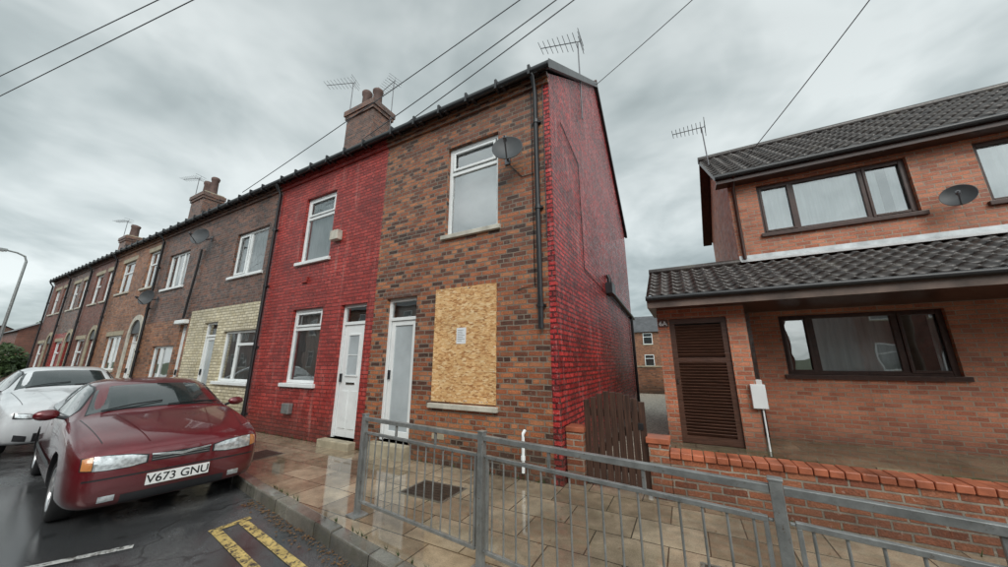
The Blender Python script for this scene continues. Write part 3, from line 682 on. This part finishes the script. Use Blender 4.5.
for (cx, cy, sx, sy) in ((-1.35, -.85, .3, .22), (-4.9, -1.0, .25, .25), (1.6, -1.2, .15, .15)):
    mb = MB(); mb.box((cx - sx, cy - sy, .002), (cx + sx, cy + sy, .006), 'iron'); mb.box((cx - sx - .03, cy - sy - .03, .001), (cx + sx + .03, cy + sy + .03, .004), 'kerb')
    for i in range(6): mb.box((cx - sx + .03, cy - sy + .03 + i * (2 * sy - .06) / 6, .0062), (cx + sx - .03, cy - sy + .05 + i * (2 * sy - .06) / 6, .009), 'iron')
    mb.done('manhole_cover')

# ------------------------------------------------------------------ railing
RP = [(-1.6, -1.72), (-.02, -1.91), (1.8, -2.2), (3.7, -2.52), (5.6, -2.85), (7.5, -3.1)]
mb = MB()
for (x, y) in RP:
    a = radians(-9); R = Matrix.Translation((x, y, 0)) @ Matrix.Rotation(a, 4, 'Z')
    mb.box((-.026, -.026, -.05), (.026, .026, .95), 'metal', R); mb.box((-.03, -.03, .9505), (.03, .03, .962), 'metal', R)
    mb.box((-.08, -.08, .0), (.08, .08, .012), 'metal', R)
for (a, b) in zip(RP, RP[1:]):
    a = Vector((*a, 0)); b = Vector((*b, 0)); d = (b - a).normalized(); L = (b - a).length; ang = math.atan2(d.y, d.x)
    R = Matrix.Translation(a) @ Matrix.Rotation(ang, 4, 'Z')
    mb.box((.027, -.02, .893), (L - .027, .02, .93), 'metal', R)
    mb.box((.05, -.014, .765), (L - .05, .014, .79), 'metal', R)
    mb.box((.05, -.014, .12), (L - .05, .014, .145), 'metal', R)
    mb.box((.05, -.012, .145), (.07, .012, .765), 'metal', R); mb.box((L - .07, -.012, .145), (L - .05, .012, .765), 'metal', R)
    for zz in (.77, .13): mb.box((.029, -.01, zz), (.05, .01, zz + .012), 'metal', R); mb.box((L - .05, -.01, zz), (L - .029, .01, zz + .012), 'metal', R)
    n = int(L / .105)
    for i in range(1, n):
        x = L * i / n
        mb.tube([R @ Vector((x, 0, .145)), R @ Vector((x, 0, .765))], .0075, 'metal', 6)
    for u in (.33, .67): mb.box((L * u - .01, -.01, .79), (L * u + .01, .01, .893), 'metal', R)
mb.done('pedestrian_guard_railing', None, .003)

# ------------------------------------------------------------------ poles, wires, lamp
def tpole(name, x, y, h):
    mb = MB(); mb.tube([(x, y, -.2), (x, y, h)], [.15, .1], 'pole', 14)
    for i in range(8): a = i * pi / 4; mb.tube([(x + .1 * cos(a), y + .1 * sin(a), h - .2), (x + .16 * cos(a), y + .16 * sin(a), h - .18)], .02, 'dish', 6)
    mb.done(name)
tpole('telegraph_pole', 6.71, -.29, 9.15); tpole('telegraph_pole', -44.2, -10.3, 8.4)
PT = (6.71, -.29, 9.0)
mb = MB()
def wire(a, b, sag=.12, r=.010):
    a = Vector(a); b = Vector(b); pts = []
    for i in range(41):
        t = i / 40; p = a.lerp(b, t); p.z -= sag * 4 * t * (1 - t); pts.append(p)
    mb.tube(pts, r, 'aerial', 5, False)
wire(PT, (-44.3, -10.15, 6.8), .05); wire(PT, (-44.15, -10.4, 8.1), .05)
wire(PT, (-9.6, -.12, 6.42)); wire(PT, (-4.35, -.12, 6.4)); wire(PT, (-3.25, -.12, 6.25)); wire(PT, (.03, 4.1, 9.45)); wire(PT, (3.34, 5.0, 6.42))
mb.done('overhead_telephone_wires')
mb = MB(); X, Y = -33.5, -1.0
mb.tube([(X, Y, -.1), (X, Y, 1.6)], .11, 'metal', 12); mb.tube([(X, Y, 1.6), (X, Y, 7.5), (X - .02, Y - .1, 7.8), (X - .05, Y - .4, 7.95), (X - .05, Y - .8, 8.0)], [.08, .06, .055, .05, .045], 'metal', 10)
mb.box((X - .2, Y - 1.35, 7.93), (X + .1, Y - .75, 8.07), 'metal'); mb.box((X - .17, Y - 1.3, 7.89), (X + .07, Y - .85, 7.93), 'lamp'); mb.done('street_lamp', None, .02)

# ------------------------------------------------------------------ cars
def cyl(c, hl, r, n):
    V = []; F = []
    for y in (-hl, hl):
        for k in range(n): a = 2 * pi * k / n; V.append((c[0] + r * cos(a), c[1] + y, c[2] + r * sin(a)))
    for k in range(n): F.append((k, n + k, n + (k + 1) % n, (k + 1) % n))
    F.append(tuple(range(n))); F.append(tuple(range(n, 2 * n))[::-1])
    return V, F
BASE = [ # s, zb, wlow, wmax, (e) ,(f),(g), zc
 (0.00, .25, .54, .60, (.58, .60), (.50, .655), (.30, .675), .68),
 (0.04, .20, .70, .745, (.71, .665), (.62, .72), (.39, .745), .752),
 (0.22, .18, .785, .815, (.785, .75), (.69, .80), (.44, .825), .832),
 (0.60, .18, .80, .835, (.815, .825), (.70, .88), (.45, .905), .912),
 (0.95, .18, .81, .84, (.825, .87), (.71, .94), (.47, .965), .972),
 (1.15, .18, .81, .84, (.83, .88), (.745, .955), (.54, .99), 1.005),
 (1.22, .18, .81, .84, (.83, .883), (.75, .96), (.56, 1.03), 1.055),
 (1.86, .18, .81, .845, (.835, .90), (.775, .96), (.60, 1.345), 1.37),
 (2.30, .18, .81, .845, (.835, .91), (.78, .965), (.61, 1.365), 1.395),
 (2.90, .18, .81, .845, (.835, .915), (.775, .97), (.60, 1.35), 1.385),
 (3.25, .18, .81, .84, (.83, .92), (.765, .98), (.57, 1.29), 1.33),
 (3.80, .18, .81, .84, (.82, .925), (.73, .99), (.52, 1.025), 1.04),
 (4.15, .20, .78, .81, (.78, .915), (.68, .98), (.45, 1.005), 1.015),
 (4.33, .24, .70, .74, (.71, .85), (.60, .93), (.40, .955), .965),
 (4.40, .30, .58, .60, (.58, .72), (.50, .83), (.33, .85), .86)]
def car(name, loc, rz, body, st, wheels=(.83, 3.43), wr=.31, kind='saloon', platetext=None):
    E = empty(name); E.location = loc; E.rotation_euler = (0, 0, radians(rz))
    V = []; F = []
    for (s, zb, wl, wm, e, f, g, zc) in st:
        zm = .42 if s > .04 else .4; zd = .62 if s > .2 else (.54 if s < .03 else .58)
        half = [(wl * .8, zb), (wl, zb + .035), (wm * .99, zm - .06), (wm, zd), e, f, g, (g[0] * .5, zc - .008 * (1 if s > 1 else .6))]
        ring = half + [(0, zc)] + [(-a, b) for a, b in half[::-1]]
        V += [(-s, a, b) for a, b in ring]
    n = 17
    for i in range(len(st) - 1):
        for k in range(n): F.append((i * n + k, i * n + (k + 1) % n, (i + 1) * n + (k + 1) % n, (i + 1) * n + k))
    F.append(tuple(range(n))[::-1]); F.append(tuple((len(st) - 1) * n + k for k in range(n)))
    me = bpy.data.meshes.new(name + '_body'); me.from_pydata(V, [], F); me.materials.append(M[body]); me.materials.append(M['black'])
    me.polygons.foreach_set('use_smooth', [True] * len(me.polygons))
    bm = bmesh.new(); bm.from_mesh(me); bmesh.ops.recalc_face_normals(bm, faces=bm.faces); bm.to_mesh(me); bm.free()
    ob = bpy.data.objects.new('body', me); COL.objects.link(ob)
    sm = ob.modifiers.new('s', 'SUBSURF'); sm.levels = 3; sm.render_levels = 3
    dg = bpy.context.evaluated_depsgraph_get(); m2 = bpy.data.meshes.new_from_object(ob.evaluated_get(dg))
    ob.modifiers.clear(); ob.data = m2
    bvh = BVHTree.FromPolygons([v.co.copy() for v in m2.vertices], [tuple(p.vertices) for p in m2.polygons])
    cm = MB()
    for s in wheels:
        for sg in (1, -1):
            cm.raw(*cyl((-s, sg * .62, wr + .0), .27, wr + .055, 40), 'black')
    co = cm.done('cutter')
    bo = ob.modifiers.new('b', 'BOOLEAN'); bo.object = co; bo.operation = 'DIFFERENCE'; bo.solver = 'EXACT'
    try: bo.material_mode = 'TRANSFER'
    except Exception: pass
    dg = bpy.context.evaluated_depsgraph_get(); m3 = bpy.data.meshes.new_from_object(ob.evaluated_get(dg)); ob.modifiers.clear(); ob.data = m3
    bpy.data.objects.remove(co); ob.parent = E
    det = MB()
    def patch(stn, mode, mat, off=.004, nu=24, nv=8):
        us = [stn[0][0] + (stn[-1][0] - stn[0][0]) * i / nu for i in range(nu + 1)]
        grid = []
        for u in us:
            for a, b in zip(stn, stn[1:]):
                if min(a[0], b[0]) - 1e-6 <= u <= max(a[0], b[0]) + 1e-6:
                    t = (u - a[0]) / (b[0] - a[0]); lo = a[1] + (b[1] - a[1]) * t; hi = a[2] + (b[2] - a[2]) * t; break
            row = []
            for j in range(nv + 1):
                v = lo + (hi - lo) * j / nv
                if mode == 'front': o, d = Vector((1, u, v)), Vector((-1, 0, 0))
                elif mode == 'L': o, d = Vector((-u, 3, v)), Vector((0, -1, 0))
                elif mode == 'R': o, d = Vector((-u, -3, v)), Vector((0, 1, 0))
                else: o, d = Vector((-u, v, 4)), Vector((0, 0, -1))
                h = bvh.ray_cast(o, d)
                if h[0] is None: row.append(None)
                else:
                    nr = h[1]
                    if nr.dot(d) > 0: nr = -nr
                    row.append(h[0] + nr * off)
            grid.append(row)
        for i in range(nu):
            for j in range(nv):
                q = [grid[i][j], grid[i + 1][j], grid[i + 1][j + 1], grid[i][j + 1]]
                if all(x is not None for x in q): det.face(q, mat, True)
        return grid
    k = st[8][7] / 1.395
    zB = st[7][5][1] + .012; zT = st[8][6][1]
    def bord(stn, mode, g=.014):
        s2 = [(a, b - g, c + g) for a, b, c in stn]
        sg = 1 if s2[-1][0] > s2[0][0] else -1
        s2[0] = (s2[0][0] - g * sg, s2[0][1], s2[0][2]); s2[-1] = (s2[-1][0] + g * sg, s2[-1][1], s2[-1][2])
        patch(s2, mode, 'black', .0025); patch(stn, mode, 'carglass', .0055)
    bord([(1.22, -.66, .66), (1.80, -.565, .565)], 'top')
    bord([(3.32, -.50, .50), (3.74, -.58, .58)], 'top')
    for md in 'LR':
        h = zT - .07
        bord([(1.50, zB, zB + .05), (1.82, zB, h - .06), (1.98, zB, h - .02), (2.38, zB, h)], md)
        bord([(2.46, zB, h), (2.95, zB, h - .01), (3.20, zB + .005, h - .06)], md)
        bord([(3.26, zB + .01, h - .085), (3.55, zB + .03, zB + .11)], md)
        for s in (1.42, 2.42, 3.30): patch([(s, .25, zB - .01), (s + .008, .25, zB - .01)], md, 'black', .0015, 1, 20)
        patch([(1.43, .245, .25), (3.1, .245, .25)], md, 'black', .0015, 30, 1)
        patch([(1.2, .47, .53), (3.05, .47, .53)], md, 'black' if kind == 'saloon' else body, .012, 30, 3)
        for s in (2.26, 3.08): patch([(s, .80, .825), (s + .14, .80, .825)], md, body, .022, 6, 3)
    if kind == 'saloon':
        dz = .075
        for sg in (1, -1):
            patch([(sg * .27, .50 + dz, .582 + dz), (sg * .40, .482 + dz, .61 + dz), (sg * .56, .482 + dz, .625 + dz), (sg * .73, .50 + dz, .615 + dz)], 'front', 'black', .002)
            patch([(sg * .285, .508 + dz, .574 + dz), (sg * .40, .490 + dz, .602 + dz), (sg * .56, .489 + dz, .617 + dz), (sg * .65, .495 + dz, .618 + dz)], 'front', 'lamp', .008)
            patch([(sg * .655, .500 + dz, .617 + dz), (sg * .69, .505 + dz, .613 + dz), (sg * .72, .51 + dz, .605 + dz)], 'front', 'amber', .007)
            patch([(sg * .46, .27, .325), (sg * .57, .27, .325)], 'front', 'lamp', .006, 6, 3)
        patch([(-.245, .505 + dz, .578 + dz), (.245, .505 + dz, .578 + dz)], 'front', 'black', .003)
        for i in range(2): patch([(-.24, .520 + dz + i * .024, .525 + dz + i * .024), (.24, .520 + dz + i * .024, .525 + dz + i * .024)], 'front', 'metal', .007, 20, 1)
        patch([(-.25, .568 + dz, .583 + dz), (0, .532 + dz, .560 + dz), (.25, .568 + dz, .583 + dz)], 'front', 'chrome', .009)
        patch([(-.42, .225, .31), (.42, .225, .31)], 'front', 'black', .004)
        patch([(-.70, .475, .49), (.70, .475, .49)], 'front', 'black', .003, 40, 1)
        pz = .41
    else:
        for sg in (1, -1):
            patch([(sg * .25, .60 * k, .62 * k), (sg * .5, .58 * k, .66 * k), (sg * .68, .60 * k, .69 * k)], 'front', 'black', .003)
            patch([(sg * .32, .605 * k, .625 * k), (sg * .5, .592 * k, .65 * k), (sg * .66, .615 * k, .68 * k)], 'front', 'lamp', .009)
            patch([(sg * .48, .27, .36), (sg * .62, .30, .40)], 'front', 'black', .004)
        patch([(-.42, .26, .40), (.42, .26, .40)], 'front', 'black', .004)
        patch([(-.24, .53, .58), (.24, .53, .58)], 'front', 'black', .004)
        pz = .44
    for sg in (1, -1): patch([(.22, sg * .60, sg * .608), (1.12, sg * .70, sg * .708)], 'top', 'black', .0015, 30, 1)
    for sg in (1, -1): patch([(.12, sg * .26, sg * .272), (1.1, sg * .42, sg * .432)], 'top', body, .007, 30, 2)
    for y0, y1 in ((-.55, .0), (.05, .6)):
        g0 = bvh.ray_cast(Vector((-1.21, y0, 4)), Vector((0, 0, -1)))[0]; g1 = bvh.ray_cast(Vector((-1.30, y1, 4)), Vector((0, 0, -1)))[0]
        det.tube([g0 + Vector((0, 0, .02)), (g0 + g1) / 2 + Vector((0.01, 0, .035)), g1 + Vector((0, 0, .02))], .008, 'black', 5)
    det.box((.008, -.26, pz - .055), (.022, .26, pz + .055), 'plate')
    for sg in (1, -1):
        c = Vector((-1.55, sg * .93, zB + .03)); U = []; Fm = []
        for a in range(9):
            for b in range(12):
                th = pi * a / 8; ph = 2 * pi * b / 12; st_ = max(0, sin(th)) ** .8
                U.append(c + Vector((.055 * cos(ph) * st_, .10 * cos(th), .062 * sin(ph) * st_)))
        for a in range(8):
            for b in range(12): Fm.append((a * 12 + b, a * 12 + (b + 1) % 12, (a + 1) * 12 + (b + 1) % 12, (a + 1) * 12 + b))
        det.raw(U, Fm, body, True)
        det.tube([c + Vector((0, -sg * .06, -.02)), c + Vector((.03, -sg * .17, -.06))], .02, 'black', 8)
    det.done('lights_glass_trim', E)
    if platetext:
        tcu = bpy.data.curves.new('plate_text', 'FONT'); tcu.body = platetext; tcu.size = .112; tcu.extrude = .001; tcu.align_x = 'CENTER'; tcu.space_character = 1.0; tcu.offset = .001
        t = bpy.data.objects.new('number_plate_text', tcu); COL.objects.link(t); t.parent = E; t.location = (.0235, 0, pz - .038); t.rotation_euler = (pi / 2, 0, pi / 2); tcu.materials.append(M['ink'])
    w = MB()
    for s in wheels:
        for sg in (1, -1):
            c = (-s, sg * .70, wr); ax = (0, sg, 0)
            w.lathe([(.20, -.09), (wr - .03, -.095), (wr - .006, -.07), (wr, -.04), (wr, .06), (wr - .012, .095), (wr - .05, .108), (.215, .10), (.205, .085), (.2, .03)], c, ax, 'tyre', 40)
            w.lathe([(.213, .094), (.206, .10), (.196, .09), (.19, .03), (.07, .0), (.001, .0)], c, ax, 'dish', 40)
            w.lathe([(.214, .096), (.207, .104), (.194, .098), (.192, .07)], c, ax, 'alloy', 40)
            w.lathe([(.001, .095), (.045, .09), (.055, .07), (.055, .02)], c, ax, 'alloy', 20)
            for i in range(7):
                a = 2 * pi * i / 7; R = Matrix.Translation(c) @ Matrix.Rotation(a, 4, 'Y')
                y1 = sg * .088; y0 = sg * .05
                w.box((-.022, min(y0, y1), .04), (.022, max(y0, y1), .2), 'alloy', R)
    w.done('wheels', E)
    u = MB(); u.box((-st[-1][0] + .25, -.55, .2), (-.2, .55, .5), 'black'); u.done('underbody', E)
    return E
car('parked_red_saloon_car', (-3.68, -2.45, -.12), -6, 'carred', BASE, platetext='V673 GNU')
def up(st, kz):
    o = []
    for (s, zb, wl, wm, e, f, g, zc) in st:
        q = lambda z: z * kz if z > .3 else z
        o.append((s, zb + .02, wl * 1.03, wm * 1.03, (e[0] * 1.03, q(e[1])), (f[0] * 1.03, q(f[1])), (g[0] * 1.03, q(g[1])), q(zc)))
    return o
SUV = up(BASE, 1.10)
SUV[10] = (3.35, .20, .82, .86, (.85, 1.01), (.79, 1.08), (.58, 1.47), 1.50)
SUV[11] = (3.95, .20, .82, .86, (.84, 1.02), (.74, 1.10), (.54, 1.20), 1.24)
car('parked_white_car', (-8.75, -2.3, -.12), -3, 'carwhite', SUV, wr=.33, kind='suv')

# ------------------------------------------------------------------ background
def simple_house(name, x0, x1, y0, y1, ez, rz, mat, face=-1, step=2.2, wmat='white'):
    P = empty(name); mb = MB(); mb.box((x0, y0, -.15), (x1, y1, ez), mat); ym = (y0 + y1) / 2
    for x in (x0, x1): mb.face([(x, y0, ez), (x, y1, ez), (x, ym, rz)], mat)
    mb.done('walls', P)
    r = MB()
    for ya in (y0 - .3, y1 + .3): r.face([(x0 - .2, ya, ez - .15), (x1 + .2, ya, ez - .15), (x1 + .2, ym, rz + .1), (x0 - .2, ym, rz + .1)], 'slate')
    r.done('roof', P)
    w = MB(); yf = y0 if face < 0 else y1; sg = face; x = x0 + .7
    while x < x1 - 1.2:
        for z in (1.0, 3.7):
            if z + 1.4 > ez: continue
            w.box((x, yf + sg * .03, z), (x + 1.1, yf + sg * .002, z + 1.4), 'carglass')
            for (a, b, c, d) in [(0, .07, 0, 1.4), (1.03, 1.1, 0, 1.4), (.07, 1.03, 0, .07), (.07, 1.03, 1.33, 1.4), (.07, 1.03, .9, .96)]:
                w.box((x + a, yf + sg * .05, z + c), (x + b, yf + sg * .031, z + d), wmat)
            w.box((x - .1, yf + sg * .07, z - .1), (x + 1.2, yf + sg * .003, z - .003), 'stone')
        x += step
    w.done('windows', P)
    c = MB(); c.box((x0 + .5, ym - .4, rz - .8), (x0 + 1.4, ym + .4, rz + 1.1), mat); c.done('chimney', P)
    return P
simple_house('distant_brick_house', -8, 8, 42, 49, 5.4, 7.6, 'orange')
simple_house('distant_brick_house', -60, -51, 1.5, 9, 4.3, 6.6, 'wine')
simple_house('distant_brick_house', -84, -68, -1.5, 6, 3.6, 5.6, 'brown')
for xx in (-46, -28, -10, 10):
    simple_house('opposite_terraced_house', xx, xx + 17.2, -20.5, -13, 5.6, 8.6, 'wine' if xx % 4 else 'orange', face=1)
sheet('opposite_pavement', [(-140, -12.99), (60, -12.99), (60, -9.5), (-140, -9.5)], -.02, 'pave')
mb = MB(); mb.box((-140, -9.5, -.15), (60, -9.37, 0.0), 'kerb'); mb.done('opposite_kerb')
mb = MB(); mb.box((-10, 13.9, -.1), (4, 14.12, 1.25), 'orange'); mb.box((-10.03, 13.87, 1.25), (4.03, 14.15, 1.32), 'stone'); mb.done('rear_boundary_wall')
def foliage(name, c, r, n, trunk=None, leaf=.12):
    P = empty(name); mb = MB()
    cl = [(Vector(c) + Vector((random.gauss(0, .5) * r[0], random.gauss(0, .5) * r[1], random.gauss(0, .45) * r[2])), random.uniform(.25, .5) * min(r)) for _ in range(16)]
    for _ in range(n):
        cc, rr = random.choice(cl); d = Vector((random.gauss(0, 1), random.gauss(0, 1), random.gauss(0, 1))).normalized() * rr * random.uniform(.5, 1.1)
        p = cc + d
        if p.z < .0: continue
        u = Vector((random.gauss(0, 1), random.gauss(0, 1), random.gauss(0, 1))).normalized() * leaf; w = u.cross(Vector((random.random(), random.random(), random.random()))).normalized() * leaf * .6
        mb.face([p - u, p + w, p + u, p - w], 'leaf')
    mb.done('leaves', P)
    if trunk:
        t = MB(); b = Vector((c[0], c[1], -.1)); t.tube([b, b + Vector((.1, 0, c[2] * .5)), Vector(c)], [.2, .14, .06], 'bark', 8)
        for cc, rr in cl[:8]: t.tube([b + Vector((.1, 0, c[2] * .55)), (b + cc) / 2 + Vector((0, 0, c[2] * .25)), cc], [.08, .05, .02], 'bark', 5)
        t.done('trunk', P)
foliage('bush', (-40.5, .6, 1.3), (1.6, 1.3, 1.1), 2600, True, .13)
foliage('tree', (-66, 6, 3.5), (2.5, 2.5, 2.2), 2500, True, .2)
foliage('garden_plant', (1.35, .62, .25), (.22, .16, .2), 900, None, .02)
mb = MB()
for _ in range(90):
    k = random.random()
    if k < .35: bx, by = random.uniform(-7, 0), -random.uniform(.005, .03)
    elif k < .7: bx, by = random.uniform(1.2, 7), .10 - random.uniform(.0, .03)
    else:
        bx = random.uniform(-3.2, 1); by = lerp_k(bx) + .14
    for _ in range(9):
        a = random.random() * 6.3; h = random.uniform(.02, .07); q = random.uniform(.01, .04)
        mb.face([(bx - .003, by, .002), (bx + .003, by + .002, .002), (bx + q * cos(a), by - abs(q * sin(a)), h)], 'leaf')
mb.done('weeds')
mb = MB()
def bit(x, y, z, s):
    a = random.random() * 6.3
    mb.face([(x + s * cos(a), y + s * sin(a), z), (x + .6 * s * cos(a + 1.6), y + .6 * s * sin(a + 1.6), z + .004), (x - s * cos(a), y - s * sin(a), z), (x + .6 * s * cos(a - 1.6), y + .6 * s * sin(a - 1.6), z + .002)], 'litter')
for _ in range(620):
    x = random.uniform(-3.3, 1.5); bit(x, lerp_k(x) - abs(random.gauss(0, .07)) - .01, -.113 + random.random() * .006, random.uniform(.006, .022))
for _ in range(300):
    x = random.uniform(-4, 4); y = random.uniform(-2, .1)
    if random.random() < .6: y = .0 - abs(random.gauss(0, .06)) - .01; x = random.uniform(-7, 0)
    if y < lerp_k(x) + .15: continue
    bit(x, y, .008, random.uniform(.005, .016))
mb.done('leaf_litter')

# ------------------------------------------------------------------ world, sun, camera
w = bpy.data.worlds.new('World'); sc.world = w; w.use_nodes = True; T = w.node_tree; T.nodes.clear()
def wn(t, inp=None, **at):
    nd = T.nodes.new(t)
    for k, v in at.items(): setattr(nd, k, v)
    for k, v in (inp or {}).items():
        if isinstance(v, bpy.types.NodeSocket): T.links.new(v, nd.inputs[k])
        else: nd.inputs[k].default_value = v
    return nd
SE, SR = radians(42), radians(147)
sd = Vector((sin(SR) * cos(SE), cos(SR) * cos(SE), sin(SE)))
sky = wn('ShaderNodeTexSky', sky_type='NISHITA', sun_disc=False, sun_elevation=SE, sun_rotation=SR)
tcn = wn('ShaderNodeTexCoord'); gen = tcn.outputs['Generated']; sp = wn('ShaderNodeSeparateXYZ', {0: gen})
zz = wn('ShaderNodeMath', {0: wn('ShaderNodeMath', {0: sp.outputs[2], 1: 0.}, operation='MAXIMUM').outputs[0], 1: .22}, operation='ADD').outputs[0]
u = wn('ShaderNodeMath', {0: sp.outputs[0], 1: zz}, operation='DIVIDE').outputs[0]; v = wn('ShaderNodeMath', {0: sp.outputs[1], 1: zz}, operation='DIVIDE').outputs[0]
cv = wn('ShaderNodeCombineXYZ', {0: u, 1: v, 2: .3}).outputs[0]
na = wn('ShaderNodeTexNoise', {'Vector': cv, 'Scale': 1.0, 'Detail': 5., 'Roughness': .5, 'Distortion': .5}).outputs[0]
nb = wn('ShaderNodeTexNoise', {'Vector': cv, 'Scale': 2.8, 'Detail': 4., 'Roughness': .55, 'Distortion': .3}).outputs[0]
s1 = wn('ShaderNodeMath', {0: na, 1: .70}, operation='MULTIPLY').outputs[0]; s2 = wn('ShaderNodeMath', {0: nb, 1: .30, 2: s1}, operation='MULTIPLY_ADD').outputs[0]
cr = wn('ShaderNodeValToRGB', {0: s2}); R_ = cr.color_ramp
R_.elements.new(.5)
for e, (p, c) in zip(R_.elements, [(.37, (.26, .315, .32)), (.49, (.49, .555, .56)), (.61, (.76, .82, .82))]): e.position = p; e.color = (*c, 1)
hz = wn('ShaderNodeMapRange', {0: sp.outputs[2], 1: 0., 2: .8, 3: 1.18, 4: .86}).outputs[0]
dt = wn('ShaderNodeVectorMath', {0: gen, 1: tuple(sd)}, operation='DOT_PRODUCT').outputs['Value']
sunside = wn('ShaderNodeMapRange', {0: dt, 1: .1, 2: 1., 3: 1., 4: 2.6}).outputs[0]
hz = wn('ShaderNodeMath', {0: hz, 1: sunside}, operation='MULTIPLY').outputs[0]
mul = wn('ShaderNodeMix', {0: 1., 6: cr.outputs[0], 7: hz}, data_type='RGBA', blend_type='MULTIPLY').outputs[2]
b1 = wn('ShaderNodeBackground', {0: mul, 1: 1.12}); b2 = wn('ShaderNodeBackground', {0: sky.outputs[0], 1: .08})
mx = wn('ShaderNodeMixShader', {0: .1, 1: b1.outputs[0], 2: b2.outputs[0]})
wo = wn('ShaderNodeOutputWorld', {0: mx.outputs[0]})
L = bpy.data.lights.new('sun', 'SUN'); L.energy = 1.5; L.angle = radians(30); L.color = (1, .96, .9)
lo = bpy.data.objects.new('sun', L); COL.objects.link(lo)
lo.rotation_euler = sd.to_track_quat('Z', 'Y').to_euler()
cam = bpy.data.cameras.new('camera'); co = bpy.data.objects.new('camera', cam); COL.objects.link(co)
co.location = (1.48, -4.355, 1.5); co.rotation_euler = (radians(90) + math.atan(78.5 / 330), 0, radians(28))
cam.sensor_width = 36; cam.lens = 330 / 1008 * 36; cam.clip_start = .05; cam.clip_end = 1500
sc.camera = co
sc.view_settings.view_transform = 'Standard'; sc.view_settings.look = 'None'; sc.view_settings.exposure = 0
